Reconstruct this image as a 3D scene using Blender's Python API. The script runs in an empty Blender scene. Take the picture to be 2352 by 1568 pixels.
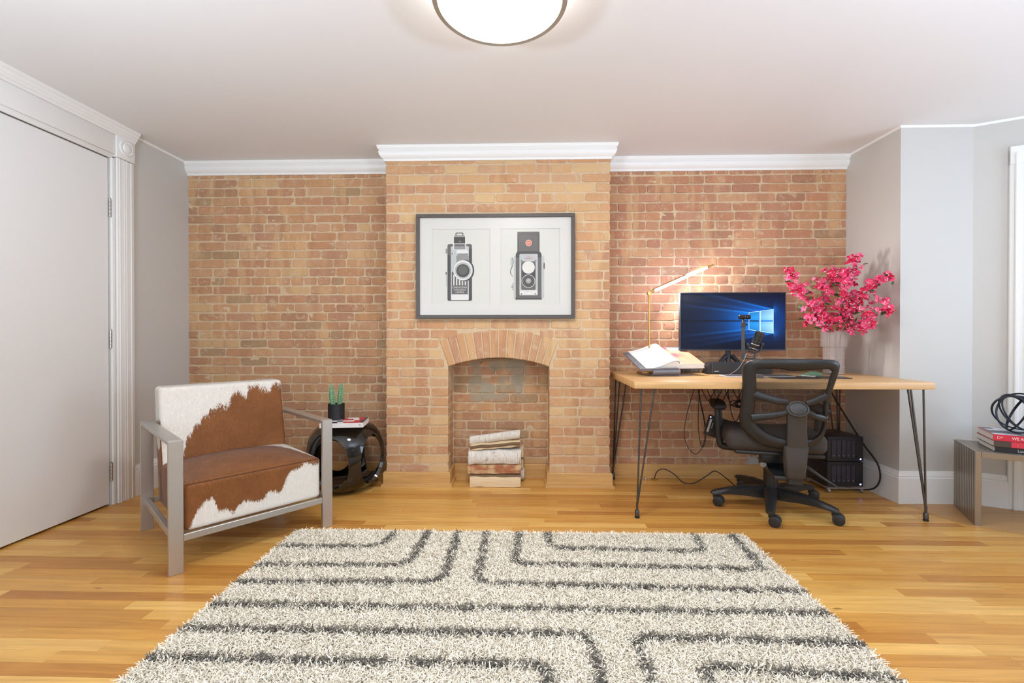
import bpy, bmesh, math, random
import numpy as np
from mathutils import Vector, Matrix, noise

random.seed(7)
RNG = np.random.default_rng(11)
C = bpy.context.scene.collection
SC = bpy.context.scene
PI = math.pi
R = math.radians

# ------------------------------------------------------------------ camera, light, exposure
cam = bpy.data.cameras.new('camera')
cam.sensor_width = 36.0
cam.lens = 1045.0 / 2352.0 * 36.0
cam.shift_y = -7.6 / 2352.0
cam.clip_start = 0.05
cam_o = bpy.data.objects.new('camera', cam)
C.objects.link(cam_o)
cam_o.location = (0, 0, 1.053)
cam_o.rotation_euler = (R(90 - 0.35), 0, R(1.59))
SC.camera = cam_o

w = bpy.data.worlds.new('world')
SC.world = w
w.use_nodes = True
w.node_tree.nodes['Background'].inputs[0].default_value = (0.75, 0.85, 1.0, 1)
w.node_tree.nodes['Background'].inputs[1].default_value = 1.0

SC.view_settings.view_transform = 'Standard'
SC.view_settings.look = 'None'
SC.view_settings.exposure = 0.0
SC.view_settings.gamma = 1.0
SC.view_settings.use_curve_mapping = False


def area_light(name, loc, target, sx, sy, power, col):
    l = bpy.data.lights.new(name, 'AREA')
    l.shape = 'RECTANGLE'
    l.size, l.size_y, l.energy, l.color = sx, sy, power, col
    o = bpy.data.objects.new(name, l)
    C.objects.link(o)
    o.location = loc
    d = Vector(target) - Vector(loc)
    o.rotation_euler = d.to_track_quat('-Z', 'Y').to_euler()
    return o


# soft fill added behind the camera; daylight through the bay windows on the right
area_light('rear_fill', (-0.2, -2.35, 1.35), (-0.2, 3.0, 1.25), 3.4, 1.7, 30, (0.80, 0.96, 1.13))
area_light('bay_window_daylight', (3.76, 1.50, 1.28), (0.0, 2.0, 1.60), 1.3, 1.5, 24, (0.72, 0.91, 1.18))
# the ceiling lamp, and two added uplights behind the camera washing the ceiling
area_light('ceiling_lamp_light', (-0.09, 1.655, 2.250), (-0.09, 1.655, 0), 0.44, 0.44, 19, (0.96, 0.97, 0.97)).data.shape = 'DISK'
area_light('ceiling_fill_left', (-1.5, 0.1, 1.25), (-1.3, 0.5, 3.0), 0.4, 0.4, 52, (0.82, 0.98, 1.19))
area_light('ceiling_fill_right', (1.7, 0.1, 1.25), (1.5, 0.5, 3.0), 0.4, 0.4, 54, (0.79, 0.97, 1.23))


# ------------------------------------------------------------------ helpers: materials
def lin(c):
    return tuple(((x / 255) / 12.92 if x / 255 <= 0.04045 else (((x / 255) + 0.055) / 1.055) ** 2.4) for x in c[:3]) + (1.0,)


class NT:
    def __init__(s, name):
        s.m = bpy.data.materials.new(name)
        s.m.use_nodes = True
        s.t = s.m.node_tree
        s.b = s.t.nodes['Principled BSDF']
        s.out = s.t.nodes['Material Output']

    def n(s, typ, **kw):
        x = s.t.nodes.new(typ)
        for k, v in kw.items():
            setattr(x, k, v)
        return x

    def l(s, a, b):
        s.t.links.new(a, b)

    def set(s, sock, v):
        if isinstance(v, bpy.types.NodeSocket):
            s.l(v, sock)
        else:
            sock.default_value = v

    def math(s, op, a, b=0.0, c=None, clamp=False):
        x = s.n('ShaderNodeMath', operation=op, use_clamp=clamp)
        s.set(x.inputs[0], a)
        s.set(x.inputs[1], b)
        if c is not None:
            s.set(x.inputs[2], c)
        return x.outputs[0]

    def noise(s, vec, scale, detail=3, rough=0.5, dist=0.0):
        x = s.n('ShaderNodeTexNoise')
        if vec is not None:
            s.l(vec, x.inputs['Vector'])
        x.inputs['Scale'].default_value = scale
        x.inputs['Detail'].default_value = detail
        x.inputs['Roughness'].default_value = rough
        x.inputs['Distortion'].default_value = dist
        return x.outputs[0]

    def pos(s):
        return s.n('ShaderNodeNewGeometry').outputs['Position']

    def objc(s):
        return s.n('ShaderNodeTexCoord').outputs['Object']

    def mapping(s, vec, scale=(1, 1, 1), loc=(0, 0, 0)):
        x = s.n('ShaderNodeMapping')
        s.l(vec, x.inputs[0])
        s.set(x.inputs['Location'], loc)
        x.inputs['Scale'].default_value = scale
        return x.outputs[0]

    def ramp(s, fac, stops, interp='LINEAR'):
        x = s.n('ShaderNodeValToRGB')
        x.color_ramp.interpolation = interp
        e = x.color_ramp.elements
        while len(e) < len(stops):
            e.new(0.5)
        for i, (p, c) in enumerate(stops):
            e[i].position = p
            e[i].color = c if len(c) == 4 else tuple(c) + (1,)
        s.set(x.inputs[0], fac)
        return x.outputs[0]

    def mix(s, fac, a, b, mode='MIX'):
        x = s.n('ShaderNodeMix', data_type='RGBA', blend_type=mode)
        s.set(x.inputs[0], fac)
        s.set(x.inputs[6], a)
        s.set(x.inputs[7], b)
        return x.outputs[2]

    def step(s, v, a, b):
        x = s.n('ShaderNodeMapRange', interpolation_type='SMOOTHSTEP')
        s.set(x.inputs[0], v)
        x.inputs[1].default_value = a
        x.inputs[2].default_value = b
        return x.outputs[0]

    def bump(s, h, strength=0.3, dist=0.01):
        x = s.n('ShaderNodeBump')
        x.inputs['Strength'].default_value = strength
        x.inputs['Distance'].default_value = dist
        s.set(x.inputs['Height'], h)
        s.l(x.outputs[0], s.b.inputs['Normal'])

    def fin(s, color=None, rough=0.5, metal=0.0, spec=None, coat=None):
        if color is not None:
            s.set(s.b.inputs['Base Color'], color)
        s.set(s.b.inputs['Roughness'], rough)
        s.set(s.b.inputs['Metallic'], metal)
        if spec is not None:
            s.b.inputs['Specular IOR Level'].default_value = spec
        if coat is not None:
            s.b.inputs['Coat Weight'].default_value = coat
            s.b.inputs['Coat Roughness'].default_value = 0.05
        return s.m


def plain(name, c, rough=0.5, metal=0.0, vary=0.06, scale=30, bump=0.0, spec=None, coat=None):
    s = NT(name)
    n = s.noise(s.objc(), scale, 3)
    c1 = lin(c)
    c2 = tuple(x * (1 - vary * 2) for x in c1[:3]) + (1,)
    col = s.mix(n, c2, tuple(min(1, x * (1 + vary)) for x in c1[:3]) + (1,))
    if bump:
        s.bump(n, bump, 0.004)
    return s.fin(col, rough, metal, spec, coat)


def emis(name, c, strength):
    s = NT(name)
    s.b.inputs['Base Color'].default_value = (0.8, 0.8, 0.8, 1)
    s.b.inputs['Emission Color'].default_value = c if len(c) == 4 else tuple(c) + (1,)
    s.b.inputs['Emission Strength'].default_value = strength
    return s.m


def paint(name, c, rough=0.6):
    s = NT(name)
    n = s.noise(s.pos(), 140, 2)
    n2 = s.noise(s.pos(), 1.3, 2)
    c1 = lin(c)
    col = s.mix(n2, tuple(x * 0.97 for x in c1[:3]) + (1,), c1)
    s.bump(n, 0.05, 0.002)
    return s.fin(col, rough)


def brushed(name, c, rough=0.35, axis=(1, 1, 90)):
    s = NT(name)
    n = s.noise(s.mapping(s.objc(), axis), 14, 4)
    c1 = lin(c)
    col = s.mix(n, tuple(x * 0.82 for x in c1[:3]) + (1,), c1)
    r = s.math('MULTIPLY_ADD', n, 0.2, rough - 0.1)
    return s.fin(col, r, 0.9)


M = {}
M['wall'] = paint('wall_paint', (205, 201, 194))
M['ceil'] = paint('ceiling_paint', (230, 228, 226))
M['white'] = paint('trim_paint', (240, 238, 233), 0.4)
M['door'] = paint('door_paint', (236, 234, 230), 0.38)


def brick_mat(name, cols, patch=None):
    s = NT(name)
    oi = s.n('ShaderNodeObjectInfo').outputs['Random']
    stops = [(i / len(cols), lin(c)) for i, c in enumerate(cols)]
    base = s.ramp(oi, stops, 'CONSTANT')
    p = s.pos()
    # bands of over- and under-burnt clay across a brick
    nb = s.noise(s.mapping(p, (9, 9, 1.5)), 1.0, 2)
    base = s.mix(s.math('MULTIPLY', s.step(nb, 0.52, 0.64), 0.40), base, lin((152, 100, 76)))
    nb2 = s.noise(s.mapping(p, (11, 11, 2.2), (4, 2, 7)), 1.0, 3)
    base = s.mix(s.math('MULTIPLY', s.step(nb2, 0.54, 0.66), 0.5), base, lin((212, 172, 122)))
    fine = s.noise(p, 90, 4, 0.65)
    base = s.mix(s.math('MULTIPLY', fine, 0.35), base, lin((226, 186, 146)))
    # smears of lime mortar left on the faces
    sm = s.noise(p, 17, 5, 0.7, 0.5)
    base = s.mix(s.math('MULTIPLY', s.step(sm, 0.52, 0.72), 0.75), base, lin((208, 182, 150)))
    spk = s.noise(p, 150, 2)
    base = s.mix(s.math('MULTIPLY', s.step(spk, 0.70, 0.76), 0.8), base, lin((236, 226, 212)))
    pit = s.noise(s.mapping(p, (1, 1, 1), (9, 3, 1)), 60, 2)
    base = s.mix(s.math('MULTIPLY', s.step(pit, 0.72, 0.78), 0.7), base, lin((96, 66, 50)))
    base = patches(s, p, base)
    h = s.math('ADD', s.math('MULTIPLY', s.noise(p, 45, 5, 0.7), 1.0), s.math('MULTIPLY', sm, 0.6))
    s.bump(h, 0.55, 0.006)
    return s.fin(base, 0.85, spec=0.25)


def patches(s, p, base):
    """grey cement repairs: one smeared over the firebox back, one low on the wall under the desk"""
    sx = s.n('ShaderNodeSeparateXYZ')
    s.l(p, sx.inputs[0])
    wob = s.noise(p, 7, 4, 0.6)
    wob = s.math('MULTIPLY', s.math('SUBTRACT', wob, 0.5), 0.22)

    def box(x0, x1, z0, z1):
        cx, cz, hx, hz = (x0 + x1) / 2, (z0 + z1) / 2, (x1 - x0) / 2, (z1 - z0) / 2
        dx = s.math('SUBTRACT', hx, s.math('ABSOLUTE', s.math('SUBTRACT', sx.outputs[0], cx)))
        dz = s.math('SUBTRACT', hz, s.math('ABSOLUTE', s.math('SUBTRACT', sx.outputs[2], cz)))
        return s.step(s.math('ADD', s.math('MINIMUM', dx, dz), wob), -0.01, 0.03)
    deep = s.step(sx.outputs[1], 3.30, 3.34)
    f1 = s.math('MULTIPLY', s.math('MULTIPLY', box(-0.40, 0.02, 0.56, 0.98), deep), s.step(s.noise(p, 11, 3), 0.38, 0.56))
    base = s.mix(s.math('MULTIPLY', f1, 0.85), base, lin((166, 158, 138)))
    f2 = s.math('MULTIPLY', box(1.62, 1.95, 0.08, 0.19), deep)
    base = s.mix(s.math('MULTIPLY', f2, 0.9), base, lin((188, 188, 186)))
    return base


RECESS = [(187, 137, 98), (179, 127, 91), (193, 148, 106), (173, 122, 90), (197, 159, 113), (183, 134, 99), (177, 129, 99), (189, 140, 97), (165, 120, 90), (191, 146, 111), (158, 128, 94), (185, 131, 95), (181, 128, 90), (187, 140, 103)]
RIGHT = [(181, 123, 91), (173, 114, 84), (187, 133, 98), (167, 109, 83), (191, 143, 105), (177, 120, 92), (171, 116, 92), (183, 126, 90), (160, 108, 83), (185, 131, 103), (153, 115, 87), (179, 117, 88), (175, 115, 83), (181, 126, 95)]  # recess palette with the redder light of this side mixed into the colour
CHIM = [(200, 155, 111), (195, 143, 101), (206, 167, 121), (189, 137, 101), (202, 159, 112), (195, 151, 116), (198, 149, 106), (210, 175, 127), (183, 133, 103), (197, 155, 119), (197, 148, 105)]
M['brick'] = brick_mat('recess_brick', RECESS)
M['brick_right'] = brick_mat('right_recess_brick', RIGHT)
M['brick_chim'] = brick_mat('chimney_brick', CHIM)


def mortar_mat():
    s = NT('lime_mortar')
    p = s.pos()
    n = s.noise(p, 22, 5, 0.65)
    col = s.mix(n, lin((192, 163, 130)), lin((230, 205, 170)))
    col = s.mix(s.math('MULTIPLY', s.step(s.noise(p, 9, 4), 0.64, 0.75), 0.4), col, lin((150, 122, 98)))
    col = patches(s, p, col)
    s.bump(s.noise(p, 120, 5, 0.7), 0.6, 0.006)
    return s.fin(col, 0.95, spec=0.1)


M['mortar'] = mortar_mat()


def plank_mat(name, cols, ax=0, rough=0.32, gscale=1.0):
    s = NT(name)
    oi = s.n('ShaderNodeObjectInfo').outputs['Random']
    stops = [(i / len(cols), lin(c)) for i, c in enumerate(cols)]
    base = s.ramp(oi, stops, 'CONSTANT')
    off = s.n('ShaderNodeCombineXYZ')
    s.set(off.inputs[0], s.math('MULTIPLY', oi, 37.0))
    s.set(off.inputs[1], s.math('MULTIPLY', oi, 91.0))
    sc = [3.0, 60.0, 60.0] if ax == 0 else ([60.0, 60.0, 3.0] if ax == 2 else [60.0, 3.0, 60.0])
    v = s.mapping(s.pos(), tuple(sc), off.outputs[0])
    g = s.noise(v, 0.8 * gscale, 5, 0.65, 0.6)
    dark = s.mix(1.0, base, (0.80, 0.74, 0.66, 1), 'MULTIPLY')
    lite = s.mix(1.0, base, (1.14, 1.14, 1.12, 1), 'MULTIPLY')
    col = s.ramp(g, [(0.3, (0, 0, 0, 1)), (0.7, (1, 1, 1, 1))])
    col = s.mix(col, dark, lite)
    big = s.noise(s.mapping(s.pos(), (1.6, 9, 9) if ax == 0 else (9, 9, 1.6), off.outputs[0]), 1.0, 3)
    col = s.mix(s.math('MULTIPLY', s.step(big, 0.55, 0.75), 0.30), col, lin((168, 116, 64)))
    kn = s.noise(s.mapping(s.pos(), (5, 22, 22), off.outputs[0]), 1.0, 2)
    col = s.mix(s.math('MULTIPLY', s.step(kn, 0.74, 0.80), 0.7), col, lin((96, 54, 26)))
    s.bump(g, 0.06, 0.002)
    r = s.math('MULTIPLY_ADD', g, 0.10, rough - 0.05)
    return s.fin(col, r, spec=0.45)


OAK = [(212, 159, 83), (204, 148, 73), (220, 171, 93), (190, 132, 62), (210, 156, 79), (226, 179, 102), (198, 142, 69), (214, 163, 86), (208, 152, 74), (182, 124, 59)]
M['plank'] = plank_mat('oak_floor', OAK)
M['oaktrim'] = plank_mat('oak_trim', [(214, 170, 110), (208, 164, 104)], rough=0.4)
M['deskwood'] = plank_mat('desk_maple', [(216, 174, 120), (216, 174, 120)], rough=0.38)


# ------------------------------------------------------------------ helpers: geometry
class G:
    """collects faces of one mesh"""

    def __init__(s):
        s.v, s.f, s.m = [], [], []

    def add(s, vs, fs, mi=0):
        o = len(s.v)
        s.v += [tuple(v) for v in vs]
        s.f += [tuple(i + o for i in f) for f in fs]
        s.m += [mi] * len(fs)
        return s

    def bm(s, bm, mi=0, mat=None):
        bm.verts.index_update()
        vs = [(mat @ v.co) if mat else v.co.copy() for v in bm.verts]
        s.add(vs, [[v.index for v in f.verts] for f in bm.faces], mi)
        bm.free()
        return s

    def box(s, x0, x1, y0, y1, z0, z1, bev=0.0, seg=2, mi=0, mat=None):
        b = bmesh.new()
        bmesh.ops.create_cube(b, size=1.0)
        for v in b.verts:
            v.co = Vector(((x0 + x1) / 2 + v.co.x * (x1 - x0), (y0 + y1) / 2 + v.co.y * (y1 - y0), (z0 + z1) / 2 + v.co.z * (z1 - z0)))
        if bev > 0:
            bmesh.ops.bevel(b, geom=list(b.edges), offset=bev, segments=seg, affect='EDGES', profile=0.5, clamp_overlap=True)
        return s.bm(b, mi, mat)

    def tube(s, pts, r, n=8, cap=True, mi=0, closed=False, flat=None):
        pts = [Vector(p) for p in pts]
        N = len(pts)
        rs = r if isinstance(r, (list, tuple)) else [r] * N
        vs, fs = [], []
        up = None
        for i, p in enumerate(pts):
            if closed:
                t = pts[(i + 1) % N] - pts[i - 1]
            else:
                t = pts[min(i + 1, N - 1)] - pts[max(i - 1, 0)]
            t.normalize()
            if up is None:
                a = Vector((0, 0, 1)) if abs(t.z) < 0.9 else Vector((1, 0, 0))
                up = (a - t * a.dot(t)).normalized()
            else:
                up = (up - t * up.dot(t))
                up = up.normalized() if up.length > 1e-6 else t.orthogonal().normalized()
            sd = t.cross(up)
            fa, fb = flat if flat else (1, 1)
            for k in range(n):
                a = 2 * PI * k / n
                vs.append(p + up * (math.cos(a) * rs[i] * fa) + sd * (math.sin(a) * rs[i] * fb))
        for i in range(N if closed else N - 1):
            j = (i + 1) % N
            for k in range(n):
                k2 = (k + 1) % n
                fs.append((i * n + k, i * n + k2, j * n + k2, j * n + k))
        if cap and not closed:
            fs.append(tuple(range(n))[::-1])
            fs.append(tuple((N - 1) * n + k for k in range(n)))
        return s.add(vs, fs, mi)

    def lathe(s, prof, n=24, c=(0, 0, 0), mi=0, mat=None, caps=True, sx=1, sy=1):
        vs, fs = [], []
        c = Vector(c)
        for (r, z) in prof:
            for k in range(n):
                a = 2 * PI * k / n
                v = Vector((r * math.cos(a) * sx, r * math.sin(a) * sy, z))
                v = (mat @ v) if mat else v
                vs.append(v + c)
        for i in range(len(prof) - 1):
            for k in range(n):
                k2 = (k + 1) % n
                fs.append((i * n + k, i * n + k2, (i + 1) * n + k2, (i + 1) * n + k))
        if caps:
            fs.append(tuple(range(n))[::-1])
            fs.append(tuple((len(prof) - 1) * n + k for k in range(n)))
        return s.add(vs, fs, mi)

    def prism(s, poly, a0, a1, axis='y', mi=0):
        """polygon in two axes extruded along the third; axis y -> poly is (x,z); z -> (x,y); x -> (y,z)"""
        def P(u, v, a):
            return {'y': (u, a, v), 'z': (u, v, a), 'x': (a, u, v)}[axis]
        n = len(poly)
        vs = [P(u, v, a0) for u, v in poly] + [P(u, v, a1) for u, v in poly]
        fs = [tuple(range(n)), tuple(range(2 * n - 1, n - 1, -1))]
        fs += [(i, i + n, (i + 1) % n + n, (i + 1) % n) for i in range(n)]
        return s.add(vs, fs, mi)

    def grid(s, fn, nu, nv, mi=0, closed_u=False):
        vs = [fn(i / nu, j / nv) for j in range(nv + 1) for i in range(nu + (0 if closed_u else 1))]
        w_ = nu + (0 if closed_u else 1)
        fs = []
        for j in range(nv):
            for i in range(nu):
                i2 = (i + 1) % w_ if closed_u else i + 1
                fs.append((j * w_ + i, j * w_ + i2, (j + 1) * w_ + i2, (j + 1) * w_ + i))
        return s.add(vs, fs, mi)

    def mesh(s, name, mats, smooth=35):
        me = bpy.data.meshes.new(name)
        me.from_pydata(s.v, [], s.f)
        for m in (mats if isinstance(mats, (list, tuple)) else [mats]):
            me.materials.append(m)
        if any(s.m):
            me.polygons.foreach_set('material_index', s.m)
        b = bmesh.new()
        b.from_mesh(me)
        bmesh.ops.recalc_face_normals(b, faces=b.faces)
        b.to_mesh(me)
        b.free()
        if smooth:
            me.shade_smooth()
            me.set_sharp_from_angle(angle=R(smooth))
        return me

    def build(s, name, mats, parent=None, loc=(0, 0, 0), rot=(0, 0, 0), smooth=35, **props):
        return link(name, s.mesh(name, mats, smooth), parent, loc, rot, **props)


def link(name, data, parent=None, loc=(0, 0, 0), rot=(0, 0, 0), scale=(1, 1, 1), **props):
    o = bpy.data.objects.new(name, data)
    C.objects.link(o)
    if parent:
        o.parent = parent
    o.location, o.rotation_euler, o.scale = loc, rot, scale
    for k, v in props.items():
        o[k] = v
    return o


def tag(o, label, cat, group=None):
    o['label'], o['category'] = label, cat
    if group:
        o['group'] = group
    return o


def thing(name, label, cat, loc=(0, 0, 0), rz=0.0, group=None):
    o = link(name, None, None, loc, (0, 0, rz))
    o.empty_display_size = 0.05
    return tag(o, label, cat, group)


def sweep(prof, path):
    """profile (offset, z) swept along a plan polyline; offset goes to the right of travel, corners mitred"""
    g = G()
    P = [Vector((p[0], p[1])) for p in path]
    N = len(P)
    nr = []
    for i in range(N - 1):
        d = (P[i + 1] - P[i]).normalized()
        nr.append(Vector((d.y, -d.x)))
    ms = []
    for i in range(N):
        if i == 0:
            ms.append(nr[0])
        elif i == N - 1:
            ms.append(nr[-1])
        else:
            b = (nr[i - 1] + nr[i]).normalized()
            ms.append(b / max(0.2, b.dot(nr[i])))
    k = len(prof)
    vs = [(P[i].x + ms[i].x * o, P[i].y + ms[i].y * o, z) for i in range(N) for (o, z) in prof]
    fs = [(i * k + j, i * k + (j + 1) % k, (i + 1) * k + (j + 1) % k, (i + 1) * k + j) for i in range(N - 1) for j in range(k)]
    fs += [tuple(range(k)), tuple((N - 1) * k + j for j in range(k))[::-1]]
    return g.add(vs, fs)


def crom(pts, n, closed=False):
    pts = [Vector(p) for p in pts]
    N = len(pts)
    out = []
    segs = N if closed else N - 1
    for i in range(segs):
        if closed:
            a, b, c, d = pts[i - 1], pts[i], pts[(i + 1) % N], pts[(i + 2) % N]
        else:
            a, b, c, d = pts[max(i - 1, 0)], pts[i], pts[i + 1], pts[min(i + 2, N - 1)]
        for k in range(n):
            t = k / n
            out.append(0.5 * ((2 * b) + (c - a) * t + (2 * a - 5 * b + 4 * c - d) * t * t + (3 * b - a - 3 * c + d) * t ** 3))
    if not closed:
        out.append(pts[-1])
    return out


def arclen(pts, n, closed):
    pts = [Vector(p) for p in pts]
    q = pts + ([pts[0]] if closed else [])
    L = [0]
    for i in range(len(q) - 1):
        L.append(L[-1] + (q[i + 1] - q[i]).length)
    out = []
    j = 0
    for k in range(n if closed else n):
        t = L[-1] * k / (n if closed else n - 1)
        while j < len(L) - 2 and L[j + 1] < t:
            j += 1
        u = (t - L[j]) / max(1e-9, L[j + 1] - L[j])
        out.append(q[j].lerp(q[j + 1], min(1, max(0, u))))
    return out


def text(name, body, size, mat, parent, loc, rot=(R(90), 0, 0), align='CENTER', sx=1.0, ext=0.0004):
    cu = bpy.data.curves.new(name, 'FONT')
    cu.body = body
    cu.size = size
    cu.align_x = align
    cu.align_y = 'CENTER'
    cu.extrude = ext
    cu.resolution_u = 4
    cu.materials.append(mat)
    tmp = bpy.data.objects.new(name, cu)
    me = bpy.data.meshes.new_from_object(tmp)
    me.name = name
    bpy.data.objects.remove(tmp)
    bpy.data.curves.remove(cu)
    return link(name, me, parent, loc, rot, (sx, 1, 1))


# ================================================================== the room
XL, XR, YR, YC, ZC = -2.565, 2.357, 3.41, 3.165, 2.365
YF, CHL, CHR = 2.925, -0.972, 0.590          # right return corner, chimney breast left and right
FBL, FBR, YB = -0.535, 0.172, 3.385          # firebox left, right, back
BAY = Vector((0.878, -0.479, 0))
B0 = Vector((2.80, YF, 0))


def struct(g, name, mat, smooth=0, parent=None):
    return g.build(name, mat, parent, smooth=smooth, kind='structure')


g = G().box(-3.2, 4.2, -2.6, 3.7, -0.06, -0.004)
floor = struct(g, 'floor', M['plank'])
g = G().box(-3.2, 4.2, -2.6, 3.7, ZC, ZC + 0.06)
ceiling = struct(g, 'ceiling', M['ceil'])

g = G()
g.box(XL - 0.14, XL, 2.745, YR + 0.1, 0, ZC)
g.box(XL - 0.14, XL, 1.90, 2.745, 2.150, ZC)
g.box(XL - 0.14, XL, -2.5, 1.90, 0, ZC)
g.box(XL - 0.14, XL - 0.09, 1.90, 2.745, 0, 2.15)
wall_left = struct(g, 'wall_left', M['wall'])

g = G().prism([(XR, YR + 0.1), (XR, YF), (B0.x, YF), (B0.x, YF + 0.12), (XR + 0.12, YF + 0.12), (XR + 0.12, YR + 0.1)], 0, ZC, 'z')
wall_right = struct(g, 'wall_right', M['wall'])


def bayp(t, off=0.0, z=0.0):
    """point on the slanting bay wall, off metres into the room"""
    return Vector((B0.x + BAY.x * t + BAY.y * off, B0.y + BAY.y * t - BAY.x * off, z))


def bay_box(g, t0, t1, o0, o1, z0, z1, bev=0.0):
    m = Matrix.Translation(B0) @ Matrix.Rotation(math.atan2(BAY.y, BAY.x), 4, 'Z')
    return g.box(t0, t1, -o1, -o0, z0, z1, bev, 1, mat=m)


g = G()
bay_box(g, 0, 0.25, -0.15, 0, 0, ZC)
bay_box(g, 1.02, 1.16, -0.15, 0, 0, ZC)
bay_box(g, 0.25, 1.02, -0.15, 0, 2.08, ZC)
bay_box(g, 0.25, 1.02, -0.15, 0, 0, 0.45)
wall_bay = struct(g, 'wall_bay', M['wall'])

BE = bayp(1.16)
g = G()
xr = BE.x
g.box(xr, xr + 0.15, 2.20, BE.y + 0.1, 0, ZC)
g.box(xr, xr + 0.15, 0.8, 2.20, 0, 0.45)
g.box(xr, xr + 0.15, 0.8, 2.20, 2.08, ZC)
g.box(xr, xr + 0.15, -2.5, 0.8, 0, ZC)
wall_side = struct(g, 'wall_right_front', M['wall'])
g = G()
g.box(-2.7, -2.0, -2.6, -2.45, 0, ZC)
g.box(1.6, 4.0, -2.6, -2.45, 0, ZC)
g.box(-2.0, 1.6, -2.6, -2.45, 0, 0.45)
g.box(-2.0, 1.6, -2.6, -2.45, 2.2, ZC)
wall_front = struct(g, 'wall_front', M['wall'])

# --------------------------------------------------------------- bricks
def brick_mesh(L, H, D, rnd, name):
    """face looks to -y, centred on x and z, 40 triangles"""
    cx = min(0.014, L * 0.12)
    a, h = L / 2, H / 2
    ring = [(-a, -h + .006), (-a + cx, -h), (a - cx, -h), (a, -h + .006), (a, h - .006), (a - cx, h), (-a + cx, h), (-a, h - .006)]
    j = lambda s: rnd.uniform(-s, s)
    ring = [(x + j(.0022), z + j(.0022)) for x, z in ring]
    fr = [(x * (1 - .0032 / a), 0.0 + j(.0010), z * (1 - .0022 / h)) for x, z in ring]
    mid = [(x, .0024, z) for x, z in ring]
    bk = [(x, D, z) for x, z in ring]
    vs = fr + mid + bk
    fs = [tuple(range(8))]
    for b in (0, 8):
        fs += [(b + i, b + 8 + i, b + 8 + (i + 1) % 8, b + (i + 1) % 8) for i in range(8)]
    return G().add(vs, fs).mesh(name, M['brick'], 30)


rb = random.Random(3)
BH, PITCH, ST, HD = 0.0564, 0.0675, 0.202, 0.0925
MESH = {}
for mk in ('brick', 'brick_right', 'brick_chim'):
    MESH[mk, 'S'] = [brick_mesh(ST, BH, 0.085, rb, 'stretcher') for _ in range(12)]
    MESH[mk, 'H'] = [brick_mesh(HD, BH, 0.085, rb, 'header') for _ in range(10)]
    for k in 'SH':
        for me in MESH[mk, k]:
            me.materials[0] = M[mk]


def brick(parent, x0, x1, z, y, mk, rotz=0.0, zs=1.0, rnd=rb):
    """one brick with its face on y, spanning x0..x1 (or along -y when rotated)"""
    L = x1 - x0
    kind = 'S' if L > 0.14 else 'H'
    me = rnd.choice(MESH[mk, kind])
    fl = rnd.choice((1, 1, -1))
    ry = rnd.uniform(-.006, .006)
    return link('brick', me, parent, ((x0 + x1) / 2, y, z + rnd.uniform(-.0012, .0012)), (0, ry, rotz),
                (L / (ST if kind == 'S' else HD) * 1.0, 1, zs * rnd.uniform(.965, 1.03)))


def course(x0, x1, header, rnd, first=None):
    """spans of one course of bricks"""
    J = 0.0092
    x = x0 + 0.004
    out = []
    k = 0
    while x < x1 - 0.02:
        L = HD if header else ST
        if not header and rnd.random() < 0.17:
            L = HD if rnd.random() < .75 else 0.14
        if k == 0 and first:
            L = first
        L *= rnd.uniform(.965, 1.035)
        e = min(x + L, x1 - 0.003)
        if x1 - e < 0.045:
            e = x1 - 0.003
        out.append((x, e))
        x = e + J * rnd.uniform(.75, 1.35)
        k += 1
    return out


def mortar_panel(name, x0, x1, z0, z1, y, seed):
    nx, nz = int((x1 - x0) / .016), int((z1 - z0) / .014)

    def fn(u, v):
        x, z = x0 + (x1 - x0) * u, z0 + (z1 - z0) * v
        d = noise.noise(Vector((x * 28, z * 28, seed))) * .0016 + noise.noise(Vector((x * 9, z * 9, seed + 5))) * .0024
        d -= .0035 * max(0, noise.noise(Vector((x * 6, z * 30, seed + 11))) - .22) * 4
        return (x, y + .0030 - d, z)
    g = G().grid(fn, nx, nz)
    g.box(x0, x1, y + .02, y + .2, z0, z1)
    return struct(g, name, M['mortar'], 40)


HDR0 = 1.868     # height of one header course
def brick_wall(parent, x0, x1, z0, z1, y, mk, rnd, hdr=True, skip=None, maxn=298):
    k0 = int(math.floor((HDR0 - z0) / PITCH))
    zc = HDR0 - k0 * PITCH
    n = 0
    i = -k0
    while zc - BH / 2 < z1:
        header = hdr and (i % 6 == 0)
        zz0, zz1 = max(zc - BH / 2, z0), min(zc + BH / 2, z1)
        if zz1 - zz0 > 0.012:
            fl = None if header else (ST if i % 2 else HD)
            for (a, b) in course(x0, x1, header, rnd, fl):
                brick(parent, a, b, (zz0 + zz1) / 2, y + rnd.uniform(-.0035, .002), mk, 0, (zz1 - zz0) / BH, rnd)
                n += 1
        zc += PITCH
        i += 1
    return n


wbl = mortar_panel('wall_back_left', XL - .03, CHL + .01, 0, ZC, YR, 1.0)
brick_wall(wbl, XL - .03, CHL, 0.095, 2.30, YR, 'brick', random.Random(21))
wbr = mortar_panel('wall_back_right', CHR - .01, XR + .02, 0, ZC, YR, 9.0)
brick_wall(wbr, CHR, XR + .012, 0.095, 2.30, YR, 'brick_right', random.Random(35))
wfb = mortar_panel('wall_firebox', FBL - .03, FBR + .03, 0, 0.95, YB, 4.0)
brick_wall(wfb, FBL + .002, FBR - .002, 0.10, 0.92, YB, 'brick', random.Random(8), hdr=False)

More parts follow.
